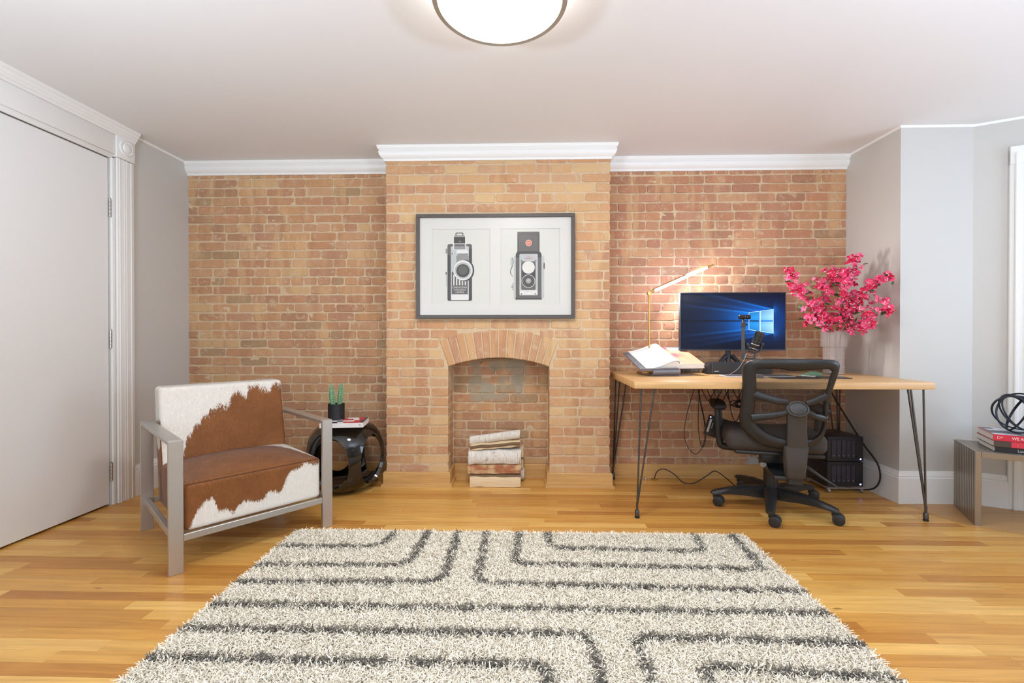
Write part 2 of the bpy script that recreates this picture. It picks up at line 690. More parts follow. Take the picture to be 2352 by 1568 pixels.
# chimney breast with its arched opening
AX, AZ, RI, RO = -0.1815, -0.145, 1.040, 1.240
half = math.asin((FBR - FBL) / 2 / RI)
spring = AZ + RI * math.cos(half)
mz = .0032
arc = [(AX + RI * math.sin(half * t), AZ + RI * math.cos(half * t)) for t in [1 - 2 * i / 16 for i in range(17)]]
poly = [(CHL + .004, 0), (CHL + .004, ZC), (CHR - .004, ZC), (CHR - .004, 0), (FBR + .004, 0)] + [(x, z + .004) for x, z in arc] + [(FBL - .004, 0)]
g = G().prism(poly, YC + mz, YR + .05, 'y')
wch = struct(g, 'wall_chimney', M['mortar'])
rc = random.Random(77)
k0 = int((HDR0 - 0.10) / PITCH)
for i in range(-k0, 8):
    zc = HDR0 + i * PITCH + 0.004
    zz0, zz1 = max(zc - BH / 2, 0.095), min(zc + BH / 2, 2.30)
    if zz1 - zz0 < .012:
        continue
    spans = [(CHL, CHR)]
    cut = False
    if zz0 < 1.10:
        # half width blocked at this height by the opening and by the ring of arch bricks
        cut = False
        if zz1 <= spring + 0.004:
            hw = (FBR - FBL) / 2
        else:
            hw, cut = 0, False
            cut = zz1 > AZ + RO * math.cos(half)
            for z in ((zz0 + zz1) / 2, zz1) if cut else (zz0, zz1):
                sk = RO * math.sin(half)
                zt = AZ + RO * math.cos(half)
                if z < spring:
                    hw = max(hw, (FBR - FBL) / 2)
                elif z <= zt:
                    hw = max(hw, (z - AZ) * math.tan(half) + .008)
                elif z < AZ + RO:
                    hw = max(hw, math.sqrt(RO ** 2 - (z - AZ) ** 2) + .006)
        if hw > 0:
            spans = [(CHL, AX - hw), (AX + hw, CHR)]
            top = AZ + RO + .006
            if zz1 - top > .016 and zz0 < AZ + RO:      # split bricks squeezed in over the crown of the arch
                for (p, q) in course(AX - hw + .006, AX + hw - .006, False, rc):
                    zt = AZ + math.sqrt(max(0, RO ** 2 - min(abs(p - AX), abs(q - AX)) ** 2)) + .006
                    if zz1 - zt > .014:
                        brick(wch, p, q, (zt + zz1) / 2, YC + rc.uniform(-.002, .002), 'brick_chim', 0, (zz1 - zt) / BH, rc)
    for (a, b) in spans:
        fl = ST if i % 2 else HD
        for (p, q) in course(a - .004, b + .004, False, rc, fl):
            brick(wch, p, q, (zz0 + zz1) / 2, YC + (.0008 if cut else rc.uniform(-.002, .0025)), 'brick_chim', 0, (zz1 - zz0) / BH, rc)
    # the visible return of each jamb inside the firebox: one brick a course
    if zz1 <= spring:
        for xx, rz in ((FBL, R(90)), (FBR, R(-90))):
            y0, y1 = YC + 0.098, YB - 0.004
            me = rc.choice(MESH['brick', 'H'])
            link('brick', me, wch, (xx - (.001 if xx < 0 else -.001), (y0 + y1) / 2, zc), (0, 0, rz), ((y1 - y0) / HD, .5, 1))
# arch bricks stand on end, fanned round the arch
na = 14
for i in range(na):
    a = -half + 2 * half * (i + .5) / na
    wi, wo = 2 * half / na * RI - .009, 2 * half / na * RO - .010
    ra, rbm = RI + .002, RO - .004 + rc.uniform(-.008, .006)
    y = YC - .0032 + rc.uniform(-.0012, .0008)
    ca, sa = math.cos(a), math.sin(a)

    def pp(u, r, yy):
        return (AX + sa * r + ca * u, yy, AZ + ca * r - sa * u)
    e = .005
    jj = lambda: rc.uniform(-.0015, .0015)
    fr = [pp(-wi / 2 + e + jj(), ra + e, y), pp(wi / 2 - e + jj(), ra + e, y), pp(wo / 2 - e + jj(), rbm - e, y), pp(-wo / 2 + e + jj(), rbm - e, y)]
    md = [pp(-wi / 2, ra, y + .004), pp(wi / 2, ra, y + .004), pp(wo / 2, rbm, y + .004), pp(-wo / 2, rbm, y + .004)]
    bk = [pp(-wi / 2, ra, y + .10), pp(wi / 2, ra, y + .10), pp(wo / 2, rbm, y + .10), pp(-wo / 2, rbm, y + .10)]
    gb = G().add(fr + md + bk, [(0, 1, 2, 3)] + [(b + k, b + 4 + k, b + 4 + (k + 1) % 4, b + (k + 1) % 4) for b in (0, 4) for k in range(4)])
    gb.build('brick', M['brick_chim'], wch, smooth=30)
# returns of the breast beside the recesses, seen only from the side
g = G()
for i in range(-k0, 8):
    zc = HDR0 + i * PITCH + .004
    g.box(CHL, CHL + .01, YC + .10, YR - .005, max(.095, zc - BH / 2), zc + BH / 2)
    g.box(CHR - .01, CHR, YC + .10, YR - .005, max(.095, zc - BH / 2), zc + BH / 2)
g.build('return_bricks', M['brick_chim'], wch, smooth=0, kind='stuff')

# --------------------------------------------------------------- floor planks
PW = 0.0572
rp = random.Random(5)
planks, rest = [], []
y = -0.3
row = 0
while y < YR:
    x = -2.62 - rp.uniform(0, .8)
    while x < 4.0:
        L = rp.choice((.45, .6, .75, .9, 1.1, 1.35)) * rp.uniform(.9, 1.1)
        a, b = max(x, -2.62), min(x + L, 4.0)
        x += L
        if b - a < .04:
            continue
        d = (y + PW / 2)
        cxm = (a + b) / 2
        view = d > 1.36 and abs(cxm) < 1.16 * d + .5
        rug = -1.2 < a and b < 1.13 and y < 2.36
        (planks if view and not rug else rest).append((a, b, y))
    y += PW
    row += 1


def plank_geo(g, a, b, y):
    e = .0006
    y0, y1 = y + .0002, y + PW - .0002
    vs = [(a + e, y0 + e, 0), (b - e, y0 + e, 0), (b - e, y1 - e, 0), (a + e, y1 - e, 0),
          (a, y0, -.0012), (b, y0, -.0012), (b, y1, -.0012), (a, y1, -.0012)]
    g.add(vs, [(0, 1, 2, 3)] + [(k, k + 4, (k + 1) % 4 + 4, (k + 1) % 4) for k in range(4)])


planks.sort(key=lambda p: -(min(p[1], 1.16 * p[2]) - max(p[0], -1.16 * p[2])) / p[2] ** 2 * (1 if p[2] > 1.3 else .2))
for (a, b, y) in planks[:298]:
    g = G()
    plank_geo(g, a, b, y)
    g.build('plank', M['plank'], floor, smooth=0)
# the other rows, joined; a vertex id per board keeps each board's own tone
g = G()
for (a, b, y) in planks[298:] + rest:
    plank_geo(g, a, b, y)
g.build('plank_rows', M['plank'], floor, smooth=0, kind='stuff')
# the bay's own flooring meets the room along a slanting seam
g = G()
g.prism([(2.36, 2.90), (2.44, 2.60), (2.62, 2.47), (3.4, 2.47), (3.4, 2.62), (2.84, 2.92)], .0002, .0016, 'z')
bayfloor = g.build('bay_board', plank_mat('bay_oak', [(196, 150, 94), (194, 148, 92)]), floor, smooth=0)

# --------------------------------------------------------------- trim
CROWN = [(0, 2.268), (.010, 2.268), (.013, 2.282), (.022, 2.288), (.034, 2.302), (.041, 2.322), (.040, 2.328), (.034, 2.334), (.046, 2.346), (.050, ZC), (0, ZC)]
COVE = [(0, 2.352), (.004, 2.352), (.008, 2.360), (.011, ZC), (0, ZC)]
struct(sweep(CROWN, [(CHL, YR), (CHL, YC), (CHR, YC), (CHR, YR)]), 'trim_1', M['white'], 30)
struct(sweep(CROWN, [(XL, YR), (CHL, YR)]), 'trim_2', M['white'], 30)
struct(sweep(CROWN, [(CHR, YR), (XR, YR)]), 'trim_3', M['white'], 30)
struct(sweep(COVE, [(XL, 2.90), (XL, YR - .04)]), 'trim_4', M['white'], 30)
struct(sweep(COVE, [(XR, YR - .04), (XR, YF), (B0.x, YF), bayp(1.1)[:2]]), 'trim_5', M['white'], 30)
WOODB = [(0, .100), (.010, .100), (.016, .094), (.017, .086), (.017, .018), (.028, .014), (.030, .004), (.030, 0), (0, 0)]
struct(sweep(WOODB, [(XL, YR), (CHL, YR)]), 'baseboard_back_left', M['oaktrim'], 30)
struct(sweep(WOODB, [(CHL, YR), (CHL, YC), (FBL, YC), (FBL, YB)]), 'baseboard_chimney_left', M['oaktrim'], 30)
struct(sweep(WOODB, [(FBL, YB), (FBR, YB)]), 'baseboard_firebox', M['oaktrim'], 30)
struct(sweep(WOODB, [(FBR, YB), (FBR, YC), (CHR, YC), (CHR, YR)]), 'baseboard_chimney_right', M['oaktrim'], 30)
struct(sweep(WOODB, [(CHR, YR), (XR, YR)]), 'baseboard_back_right', M['oaktrim'], 30)
WB = [(0, .200), (.006, .200), (.010, .192), (.012, .178), (.016, .172), (.013, .166), (.020, .160), (.021, .150), (.021, 0), (0, 0)]
struct(sweep(WB, [(XL, 2.90), (XL, YR - .03)]), 'baseboard_left', M['white'], 30)
struct(sweep(WB, [(XR, YR - .03), (XR, YF), (B0.x, YF), bayp(.17)[:2]]), 'baseboard_right', M['white'], 30)

# --------------------------------------------------------------- door on the left, its casing
g = G().box(XL - .045, XL - .004, 1.91, 2.742, .012, 2.146, .002, 1)
door = struct(g, 'door_1', M['door'], 30)
M['nickel'] = brushed('hinge_nickel', (190, 186, 178), .35)
for z in (1.84, 1.03, .208):
    g = G()
    for k in range(5):
        g.tube([(XL + .004, 2.746, z - .055 + k * .0222), (XL + .004, 2.746, z - .0345 + k * .0222)], .0075, 10)
    g.tube([(XL + .004, 2.746, z + .055), (XL + .004, 2.746, z + .062)], .0045, 8)
    g.build('hinge', M['nickel'], door)
g = G()
g.box(XL - .01, XL + .012, 2.752, 2.775, 0, 2.165, .004, 2)                 # bead beside the door
g.box(XL - .004, XL + .022, 2.778, 2.900, 0, 2.165, .004, 2)                # casing board
for yy in (2.797, 2.829, 2.845, 2.878):
    g.tube([(XL + .017, yy, .0), (XL + .017, yy, 2.163)], .0075 if yy in (2.797, 2.878) else .0065, 10)
g.build('trim_6', M['white'], None, smooth=35, kind='structure')
g = G()
g.box(XL - .004, XL + .026, 2.772, 2.905, 2.168, 2.315, .003, 2)            # corner block
rotx = Matrix.Rotation(R(90), 4, 'Y')
g.lathe([(.050, 0), (.050, .004), (.044, .008), (.038, .005), (.030, .005), (.026, .012), (.012, .016), (0.0005, .017)], 28, (XL + .026, 2.838, 2.243), mat=rotx)
g.box(XL - .004, XL + .018, 1.6, 2.772, 2.180, 2.300, .003, 2)              # frieze over the door
g.box(XL - .01, XL + .012, 1.6, 2.772, 2.150, 2.180, .004, 2)
g.build('trim_7', M['white'], None, smooth=35, kind='structure')
HC = [(0, 2.300), (.026, 2.300), (.030, 2.312), (.038, 2.316), (.040, 2.328), (.046, 2.332), (.050, 2.345), (.060, 2.350), (.062, ZC), (0, ZC)]
struct(sweep(HC, [(XL, 1.6), (XL, 2.909)]), 'trim_8', M['white'], 30)

# --------------------------------------------------------------- bay window at the right edge
g = G()
bay_box(g, .155, .262, 0, .022, 0, 2.17, .003)
bay_box(g, .175, .195, .022, .034, 0, 2.15, .004)
bay_box(g, .225, .258, .022, .030, 0, 2.15, .004)
bay_box(g, 1.0, 1.11, 0, .022, 0, 2.17, .003)
bay_box(g, .155, 1.11, 0, .026, 2.08, 2.19, .003)
bay_box(g, .24, 1.03, -.06, .04, .44, .475, .004)
bay_box(g, .262, 1.0, -.02, .012, 0, .44, .003)
bay_box(g, .34, .92, .012, .02, .10, .37, .003)
win = struct(g, 'window_1', M['white'], 30)
g = G()
for (a, b, c_, d) in ((.25, .30, .47, 2.09), (.97, 1.02, .47, 2.09), (.30, .97, .47, .53), (.30, .97, 1.25, 1.29), (.30, .97, 2.03, 2.09)):
    bay_box(g, a, b, -.07, -.03, c_, d, .003)
g.build('sash', M['white'], win)


def glass_mat():
    s = NT('window_glass')
    t = s.n('ShaderNodeBsdfTransparent')
    gl = s.n('ShaderNodeBsdfGlossy')
    gl.inputs['Roughness'].default_value = 0.02
    f = s.n('ShaderNodeFresnel')
    f.inputs[0].default_value = 1.35
    mx = s.n('ShaderNodeMixShader')
    s.l(f.outputs[0], mx.inputs[0])
    s.l(t.outputs[0], mx.inputs[1])
    s.l(gl.outputs[0], mx.inputs[2])
    s.l(mx.outputs[0], s.out.inputs[0])
    return s.m


M['glass'] = glass_mat()
g = G()
bay_box(g, .30, .97, -.052, -.048, .53, 1.25)
bay_box(g, .30, .97, -.052, -.048, 1.29, 2.03)
g.build('pane', M['glass'], win, smooth=0)

# ================================================================== ceiling lamp
M['lampmetal'] = brushed('lamp_nickel', (196, 190, 180), .38)
t = thing('ceiling_lamp', 'round flush ceiling lamp, glowing white disc in a thin nickel ring', 'ceiling lamp', (-.09, 1.655, ZC))
G().lathe([(.0, -.001), (.205, -.001), (.205, -.012), (.0, -.012)], 48, caps=False).build('mounting_plate', M['white'], t)
prof = [(.200, -.012), (.222, -.03), (.224, -.085), (.222, -.100)] + [(.222 * math.cos(a), -.100 - .003 * math.sin(a)) for a in [R(x) for x in (15, 30, 45, 60, 75, 88)]]
G().lathe(prof, 64, caps=False).build('diffuser', emis('lamp_diffuser', (1.0, .97, .93), 7.0), t)
G().lathe([(.226, -.080), (.243, -.080), (.245, -.084), (.245, -.106), (.243, -.110), (.226, -.110), (.225, -.1)] + [(.226, -.080)], 72, caps=False).build('ring', M['lampmetal'], t)
for a in (20, 140, 260):
    ca, sa = math.cos(R(a)), math.sin(R(a))
    G().tube([(.236 * ca, .236 * sa, -.09), (.236 * ca, .236 * sa, -.02), (.195 * ca, .195 * sa, -.006)], .004, 8).build('clip', M['lampmetal'], t)

# ================================================================== rug
LINES = [[(-1.25, 2.175), (-.751, 2.187), (-.689, 2.226), (-.675, 2.40)],
         [(-1.25, 1.994), (-.573, 2.011), (-.516, 2.056), (-.503, 2.40)],
         [(-1.25, 1.854), (-.389, 1.876), (-.339, 1.922), (-.348, 2.40)],
         [(-.197, 2.40), (-.197, 1.915), (-.168, 1.875), (1.2, 1.848)],
         [(-.029, 2.40), (-.046, 2.069), (-.01, 2.038), (1.011, 2.017), (1.048, 2.041), (1.063, 2.40)],
         [(.12, 2.40), (.122, 2.225), (.158, 2.194), (.816, 2.177), (.859, 2.209), (.877, 2.40)],
         [(-1.25, 1.699), (1.2, 1.705)],
         [(-1.25, 1.556), (.195, 1.563), (.225, 1.517), (.24, .74)],
         [(-1.25, 1.411), (.034, 1.413), (.071, 1.39), (.09, .74)],
         [(.378, .74), (.376, 1.532), (.415, 1.555), (1.2, 1.537)],
         [(.538, .74), (.545, 1.398), (.585, 1.417), (1.2, 1.38)],
         [(.70, .74), (.71, 1.25), (.75, 1.27), (1.2, 1.24)],
         [(-1.25, 1.27), (-.11, 1.27), (-.075, 1.24), (-.07, .74)]]
RX0, RX1, RY0, RY1 = -1.205, 1.128, .75, 2.372
rug = thing('shag_rug', 'cream shag rug with charcoal maze lines on the oak floor', 'rug', (0, 0, 0))
M['rugw'] = None


def tuft_mat(name, a, b):
    s = NT(name)
    at = s.n('ShaderNodeAttribute', attribute_name='tone').outputs['Fac']
    col = s.mix(at, lin(a), lin(b))
    m = s.fin(col, .9, spec=.1)
    s.b.inputs['Sheen Weight'].default_value = .15
    return m


M['rugw'] = tuft_mat('cream_wool', (238, 227, 206), (255, 247, 231))
M['rugd'] = tuft_mat('charcoal_wool', (92, 87, 79), (136, 129, 118))
G().box(RX0, RX1, RY0, RY1, .0005, .010, .003, 1).build('backing', plain('rug_backing', (226, 214, 194), .95), rug)


def seg_dist(px, py, line):
    best = np.full(px.shape, 9.0)
    for (a, b) in zip(line[:-1], line[1:]):
        ax, ay = a
        bx, by = b
        dx, dy = bx - ax, by - ay
        tt = np.clip(((px - ax) * dx + (py - ay) * dy) / (dx * dx + dy * dy), 0, 1)
        best = np.minimum(best, np.hypot(px - ax - tt * dx, py - ay - tt * dy))
    return best


def pile(name, bx, by, mat, h, lean, wid):
    n = len(bx)
    th = RNG.uniform(0, 2 * PI, n)
    fa = RNG.uniform(0, 2 * PI, n)
    ln = lean * RNG.uniform(.25, 1.0, n)
    hh = h * RNG.uniform(.65, 1.1, n)
    dx, dy = np.cos(th) * ln, np.sin(th) * ln
    wx, wy = np.cos(fa) * wid / 2, np.sin(fa) * wid / 2
    z0 = np.full(n, .006)
    v = np.empty((n, 6, 3), np.float32)
    v[:, 0] = np.stack([bx - wx, by - wy, z0], 1)
    v[:, 1] = np.stack([bx + wx, by + wy, z0], 1)
    v[:, 2] = np.stack([bx + wx * 1.1 + dx * .35, by + wy * 1.1 + dy * .35, z0 + hh * .65], 1)
    v[:, 3] = np.stack([bx - wx * 1.1 + dx * .35, by - wy * 1.1 + dy * .35, z0 + hh * .65], 1)
    zt = z0 + hh * RNG.uniform(.70, 1.0, n)
    v[:, 4] = np.stack([bx + dx + wx * .7, by + dy + wy * .7, zt], 1)
    v[:, 5] = np.stack([bx + dx - wx * .7, by + dy - wy * .7, zt], 1)
    base = np.arange(n, dtype=np.int32)[:, None] * 6
    tri = np.array([[0, 1, 2], [0, 2, 3], [3, 2, 4], [3, 4, 5]], np.int32).reshape(1, 12) + base
    me = bpy.data.meshes.new(name)
    me.vertices.add(n * 6)
    me.vertices.foreach_set('co', v.reshape(-1))
    me.loops.add(n * 12)
    me.loops.foreach_set('vertex_index', tri.reshape(-1))
    me.polygons.add(n * 4)
    me.polygons.foreach_set('loop_start', np.arange(0, n * 12, 3, dtype=np.int32))
    me.polygons.foreach_set('loop_total', np.full(n * 4, 3, np.int32))
    at = me.attributes.new('tone', 'FLOAT', 'POINT')
    at.data.foreach_set('value', np.repeat(RNG.uniform(0, 1, n).astype(np.float32), 6))
    me.materials.append(mat)
    me.update(calc_edges=True)
    me.shade_smooth()
    return link(name, me, rug, kind='stuff')


NT_ = 360000
px = RNG.uniform(RX0 + .004, RX1 - .004, NT_)
py = RY0 + (RY1 - RY0 - .004) * RNG.uniform(0, 1, NT_)
keep = (py > 1.25) | (RNG.uniform(0, 1, NT_) < .45)
px, py = px[keep], py[keep]
dm = np.full(px.shape, 9.0)
for ln_ in LINES:
    dm = np.minimum(dm, seg_dist(px, py, ln_))
thr = .0105 + .005 * np.sin(px * 43 + 1.7 * np.sin(py * 31)) * np.sin(py * 37 + px * 9) + RNG.normal(0, .003, px.shape)
dk = dm < thr
pile('cream_pile', px[~dk], py[~dk], M['rugw'], .029, .030, .0040)
pile('charcoal_pile', px[dk], py[dk], M['rugd'], .031, .030, .0042)


# ================================================================== armchair
def rbox(hx, hy, hz, r, n):
    """subdivided rounded box: list of (point, normal axis) and faces"""
    idx, vs, ax, fs = {}, [], [], []
    H = (hx, hy, hz)
    for a in range(3):
        for sg in (-1, 1):
            b, c = (a + 1) % 3, (a + 2) % 3
            nb, nc = max(2, int(2 * H[b] / n)), max(2, int(2 * H[c] / n))
            ids = []
            for j in range(nc + 1):
                row = []
                for i in range(nb + 1):
                    p = [0, 0, 0]
                    p[a] = sg * H[a]
                    p[b] = -H[b] + 2 * H[b] * i / nb
                    p[c] = -H[c] + 2 * H[c] * j / nc
                    q = Vector([max(-H[k] + r, min(H[k] - r, p[k])) for k in range(3)])
                    d = Vector(p) - q
                    if d.length > 1e-9:
                        # keep points on faces where they are, round only near edges
                        v = q + d.normalized() * r
                    else:
                        v = Vector(p)
                    key = (round(p[0], 5), round(p[1], 5), round(p[2], 5))
                    if key not in idx:
                        idx[key] = len(vs)
                        vs.append(v)
                        ax.append((a, sg))
                    elif a == 1 or (a == 2 and sg > 0 and ax[idx[key]][0] != 1):
                        ax[idx[key]] = (a, sg)
                    row.append(idx[key])
                ids.append(row)
            for j in range(nc):
                for i in range(nb):
                    f = (ids[j][i], ids[j][i + 1], ids[j + 1][i + 1], ids[j + 1][i])
                    fs.append(f if sg > 0 else f[::-1])
    return vs, ax, fs


def interp(tab, u):
    if u <= tab[0][0]:
        return tab[0][1]
    for (a, b), (c, d) in zip(tab[:-1], tab[1:]):
        if u <= c:
            return b + (d - b) * (u - a) / max(1e-6, c - a)
    return tab[-1][1]


def hide_mat(name='cowhide', root=False):
    s = NT(name)
    at = s.n('ShaderNodeAttribute', attribute_name='hide').outputs['Fac']
    p = s.n('ShaderNodeAttribute', attribute_name='root').outputs['Vector'] if root else s.objc()
    n1 = s.noise(s.mapping(p, (1, 1, .6)), 26, 4, .6, .4)
    n2 = s.noise(s.mapping(p, (1.5, 1.5, .3)), 170, 2, .6)
    wob = s.math('ADD', s.math('MULTIPLY', s.math('SUBTRACT', n1, .5), .26), s.math('MULTIPLY', s.math('SUBTRACT', n2, .5), .24))
    f = s.step(s.math('ADD', at, wob), -.02, .03)
    b1 = s.noise(p, 9, 4, .6)
    b2 = s.noise(s.mapping(p, (1, 1, .25)), 260, 3, .7)
    brown = s.mix(b1, lin((92, 51, 21)), lin((144, 89, 43)))
    brown = s.mix(s.math('MULTIPLY', b2, .35), brown, lin((190, 124, 70)))
    white = s.mix(b2, lin((222, 212, 198)), lin((250, 246, 238)))
    if not root:
        s.bump(s.math('ADD', b2, s.math('MULTIPLY', n1, .5)), .25, .004)
    m = s.fin(s.mix(f, white, brown), .62, spec=.3)
    s.b.inputs['Sheen Weight'].default_value = .25
    s.b.inputs['Sheen Roughness'].default_value = .4
    return m


M['hide'] = hide_mat()
M['hair'] = hide_mat('cowhide_hair', True)
M['steel'] = brushed('brushed_steel', (206, 203, 198), .42, (60, 60, 2))


def cushion(name, hx, hy, hz, r, deform, field, parent):
    vs, ax, fs = rbox(hx, hy, hz, r, .008)
    vals = [field(v, a) for v, a in zip(vs, ax)]
    me = bpy.data.meshes.new(name)
    me.from_pydata([deform(v) for v in vs], [], fs)
    at = me.attributes.new('hide', 'FLOAT', 'POINT')
    at.data.foreach_set('value', np.array(vals, np.float32))
    me.materials.append(M['hide'])
    me.shade_smooth()
    o = link(name, me, parent)
    # short hair lying on the hide
    V = np.array([deform(v) for v in vs])
    F = np.array(fs)
    A, B, Cc = V[F[:, 0]], V[F[:, 1]], V[F[:, 3]]
    N = np.cross(B - A, Cc - A)
    ar = np.linalg.norm(N, axis=1)
    N = N / ar[:, None]
    keep = N[:, 2] > -.6
    pr = ar * keep
    nh = 60000
    k = RNG.choice(len(F), nh, p=pr / pr.sum())
    u, v = RNG.uniform(0, 1, (nh, 1)), RNG.uniform(0, 1, (nh, 1))
    root = A[k] + (B[k] - A[k]) * u + (Cc[k] - A[k]) * v
    n_ = N[k]
    lay = np.array([.15, -.9, -1.0]) + RNG.normal(0, .30, (nh, 3))
    lay -= n_ * (lay * n_).sum(1, keepdims=True)
    lay /= np.linalg.norm(lay, axis=1, keepdims=True) + 1e-6
    L = RNG.uniform(.007, .014, (nh, 1))
    tip = root + lay * L + n_ * L * RNG.uniform(.04, .20, (nh, 1))
    sd_ = np.cross(lay, n_) * .00055
    P = np.stack([root - sd_, root + sd_, tip], 1).reshape(-1, 3).astype(np.float32)
    hm = bpy.data.meshes.new('short_hair')
    hm.from_pydata(P.tolist(), [], np.arange(nh * 3).reshape(-1, 3).tolist())
    fv = np.array(vals, np.float32)[F[k]].mean(1)
    hm.attributes.new('hide', 'FLOAT', 'POINT').data.foreach_set('value', np.repeat(fv, 3))
    hm.attributes.new('root', 'FLOAT_VECTOR', 'POINT').data.foreach_set('vector', np.repeat(root.astype(np.float32), 3, 0).reshape(-1))
    hm.materials.append(M['hair'])
    hm.normals_split_custom_set_from_vertices(np.repeat(n_, 3, 0).tolist())
    link('short_hair', hm, o, kind='stuff')
    return o


ac = thing('armchair', 'low armchair in brown and white cowhide with flat brushed steel frame', 'armchair', (-1.568, 2.438, 0), R(48.6))
LX, LY, TH, WD = .340, .342, .009, .0275
for sx in (-1, 1):
    for sy in (-1, 1):
        G().box(sx * LX - WD, sx * LX + WD, sy * LY - TH, sy * LY + TH, 0, .5895, .0015, 1).build('leg', M['steel'], ac)
    G().box(sx * LX - WD, sx * LX + WD, -LY + TH + .0005, LY - TH - .0005, .572, .590, .0015, 1).build('arm', M['steel'], ac)
    G().box(sx * LX - .012, sx * LX + .012, -LY + TH + .001, LY - TH - .001, .140, .170, .0015, 1).build('side_rail', M['steel'], ac)
for sy in (-1, 1):
    G().box(-LX + WD + .001, LX - WD - .001, sy * LY - TH, sy * LY + TH, .140, .170, .0015, 1).build('cross_rail', M['steel'], ac)
# seat block
WF = [(0, -.05), (.03, 0), (.06, .23), (.11, .49), (.18, .62), (.22, .30), (.27, .29), (.32, .15), (.36, .32), (.43, .34), (.53, .28), (.57, .40), (.64, .35), (.68, .42), (.71, .66), (.76, .79), (.86, .90), (1, .88)]
TB = [(0, 1.2), (.35, 1.15), (.6, 1.0), (.8, .84), (.9, .55), (.97, .12), (1, -.2)]
SHX, SHY, SHZ = .309, .268, .108


def seat_def(v):
    x, y, z = v
    if z > 0:
        z += .040 * max(0, 1 - (x / SHX) ** 2) * max(0, 1 - (y / SHY) ** 2) * (z / SHZ)
    return (x, y - .066, z + .279)


def seat_field(v, ax):
    u, t, h = (v.x + SHX) / (2 * SHX), (v.y + SHY) / (2 * SHY), (v.z + SHZ) / (2 * SHZ)
    a, sg = ax
    if a == 1:
        return (h - interp(WF, u)) if sg < 0 else .5
    if a == 2:
        return interp(TB, u) - t if sg > 0 else .5
    if sg > 0:
        return -.5
    return min(.6, math.hypot((t - .16) / .12, (h - .72) / .24) - 1)


cushion('seat', SHX, SHY, SHZ, .022, seat_def, seat_field, ac)
BT = [(0, -.3), (.10, -.12), (.165, .16), (.175, .36), (.215, .36), (.235, .46), (.28, .48), (.30, .56), (.345, .58), (.37, .66), (.41, .64), (.44, .70), (.50, .70), (.53, .77), (.55, .88), (.60, .88), (.63, .82), (.665, .80), (.68, .95), (.76, .955), (.79, .90), (.88, .86), (.91, .95), (1, .93)]
BHZ = .302


def back_def(v):
    x, y, z = v
    zz = z + BHZ
    y2 = y + .158 + .19 * zz
    y2 -= .012 * max(0, 1 - (x / SHX) ** 2) * (1 if y < 0 else 0)
    return (x, y2, zz + .172)


def back_field(v, ax):
    u, zz = (v.x + SHX) / (2 * SHX), v.z + BHZ + .172
    a, sg = ax
    if a == 1:
        return (interp(BT, u) - (zz - .38) / .39) if sg < 0 else .5
    if a == 2:
        return -.6 if sg > 0 else .5
    if sg > 0:
        return -.3
    return min((.60 - zz) * 3, math.hypot((v.y) / .04, (zz - .50) / .05) - 1)


# raised seam along the front edge of the seat
sp_ = []
for k in range(41):
    x = -SHX + .008 + (2 * SHX - .016) * k / 40
    q = seat_def(Vector((x, -SHY, SHZ)))
    sp_.append((q[0], q[1] + .0065, q[2] - .0065))
G().tube(sp_, .0035, 6).build('seam_piping', plain('hide_piping', (96, 52, 24), .8), ac.children[-1] if False else ac)
cushion('backrest', SHX, .062, BHZ, .020, back_def, back_field, ac)

# ================================================================== black side table with a book and a cactus
M['gloss'] = plain('black_gloss', (14, 13, 12), .08, 0, .02, 5, coat=.6)
st = thing('side_table', 'glossy black rounded side table pierced by large ovals, beside the armchair', 'side table', (-1.236, 3.100, 0), R(25))


def table_shell():
    b = bmesh.new()
    rings, NP, NS = 5, 48, 7
    def surf(th, tt):
        ps = R(-76 + 152 * tt)
        r = .258 * max(1e-4, math.cos(ps)) ** .62
        z = .232 + .232 * math.copysign(abs(math.sin(ps)) ** .92, ps) / (math.sin(R(76)) ** .92) * .99
        return Vector((r * math.cos(th), r * math.sin(th), z))
    for k in range(5):
        c = R(-90 + 46 + 72 * k)
        g_ = []
        for i in range(NP):
            a = 2 * PI * i / NP
            ex, ey = math.cos(a), math.sin(a)
            # oval edge in (angle fraction, t)
            ox, oy = .76 * ex, .48 + .28 * ey
            mx = max(abs(ex), abs(ey))
            bx, by = ex / mx, .5 + .5 * ey / mx
            row = []
            for j in range(NS + 1):
                f = (j / NS) ** .8
                u, t_ = ox + (bx - ox) * f, oy + (by - oy) * f
                row.append(b.verts.new(surf(c + u * R(36), t_)))
            g_.append(row)
        for i in range(NP):
            i2 = (i + 1) % NP
            for j in range(NS):
                b.faces.new((g_[i][j], g_[i2][j], g_[i2][j + 1], g_[i][j + 1]))
    bmesh.ops.remove_doubles(b, verts=b.verts, dist=.0012)
    for zt in (0, 1):
        z = surf(0, zt).z
        ed = [e for e in b.edges if e.is_boundary and all(abs(v.co.z - z) < .002 for v in e.verts)]
        bmesh.ops.contextual_create(b, geom=ed)
    bmesh.ops.recalc_face_normals(b, faces=b.faces)
    bmesh.ops.solidify(b, geom=list(b.faces), thickness=.020)
    bmesh.ops.recalc_face_normals(b, faces=b.faces)
    g = G()
    g.bm(b)
    return g


o = table_shell().build('body', M['gloss'], st, smooth=50)
zmin = min(v.co.z for v in o.data.vertices)
zmax = max(v.co.z for v in o.data.vertices)
o.location.z = -zmin + .002
TT = zmax - zmin + .002
G().lathe([(.115, 0), (.115, .003), (.0, .003)], 32, (0, 0, 0)).build('foot_pad', plain('felt', (30, 30, 30), .9), st)


def pages_mat():
    s = NT('book_pages')
    n = s.noise(s.mapping(s.objc(), (2, 2, 260)), 4, 2)
    return s.fin(s.mix(n, lin((216, 208, 196)), lin((244, 240, 232))), .8)


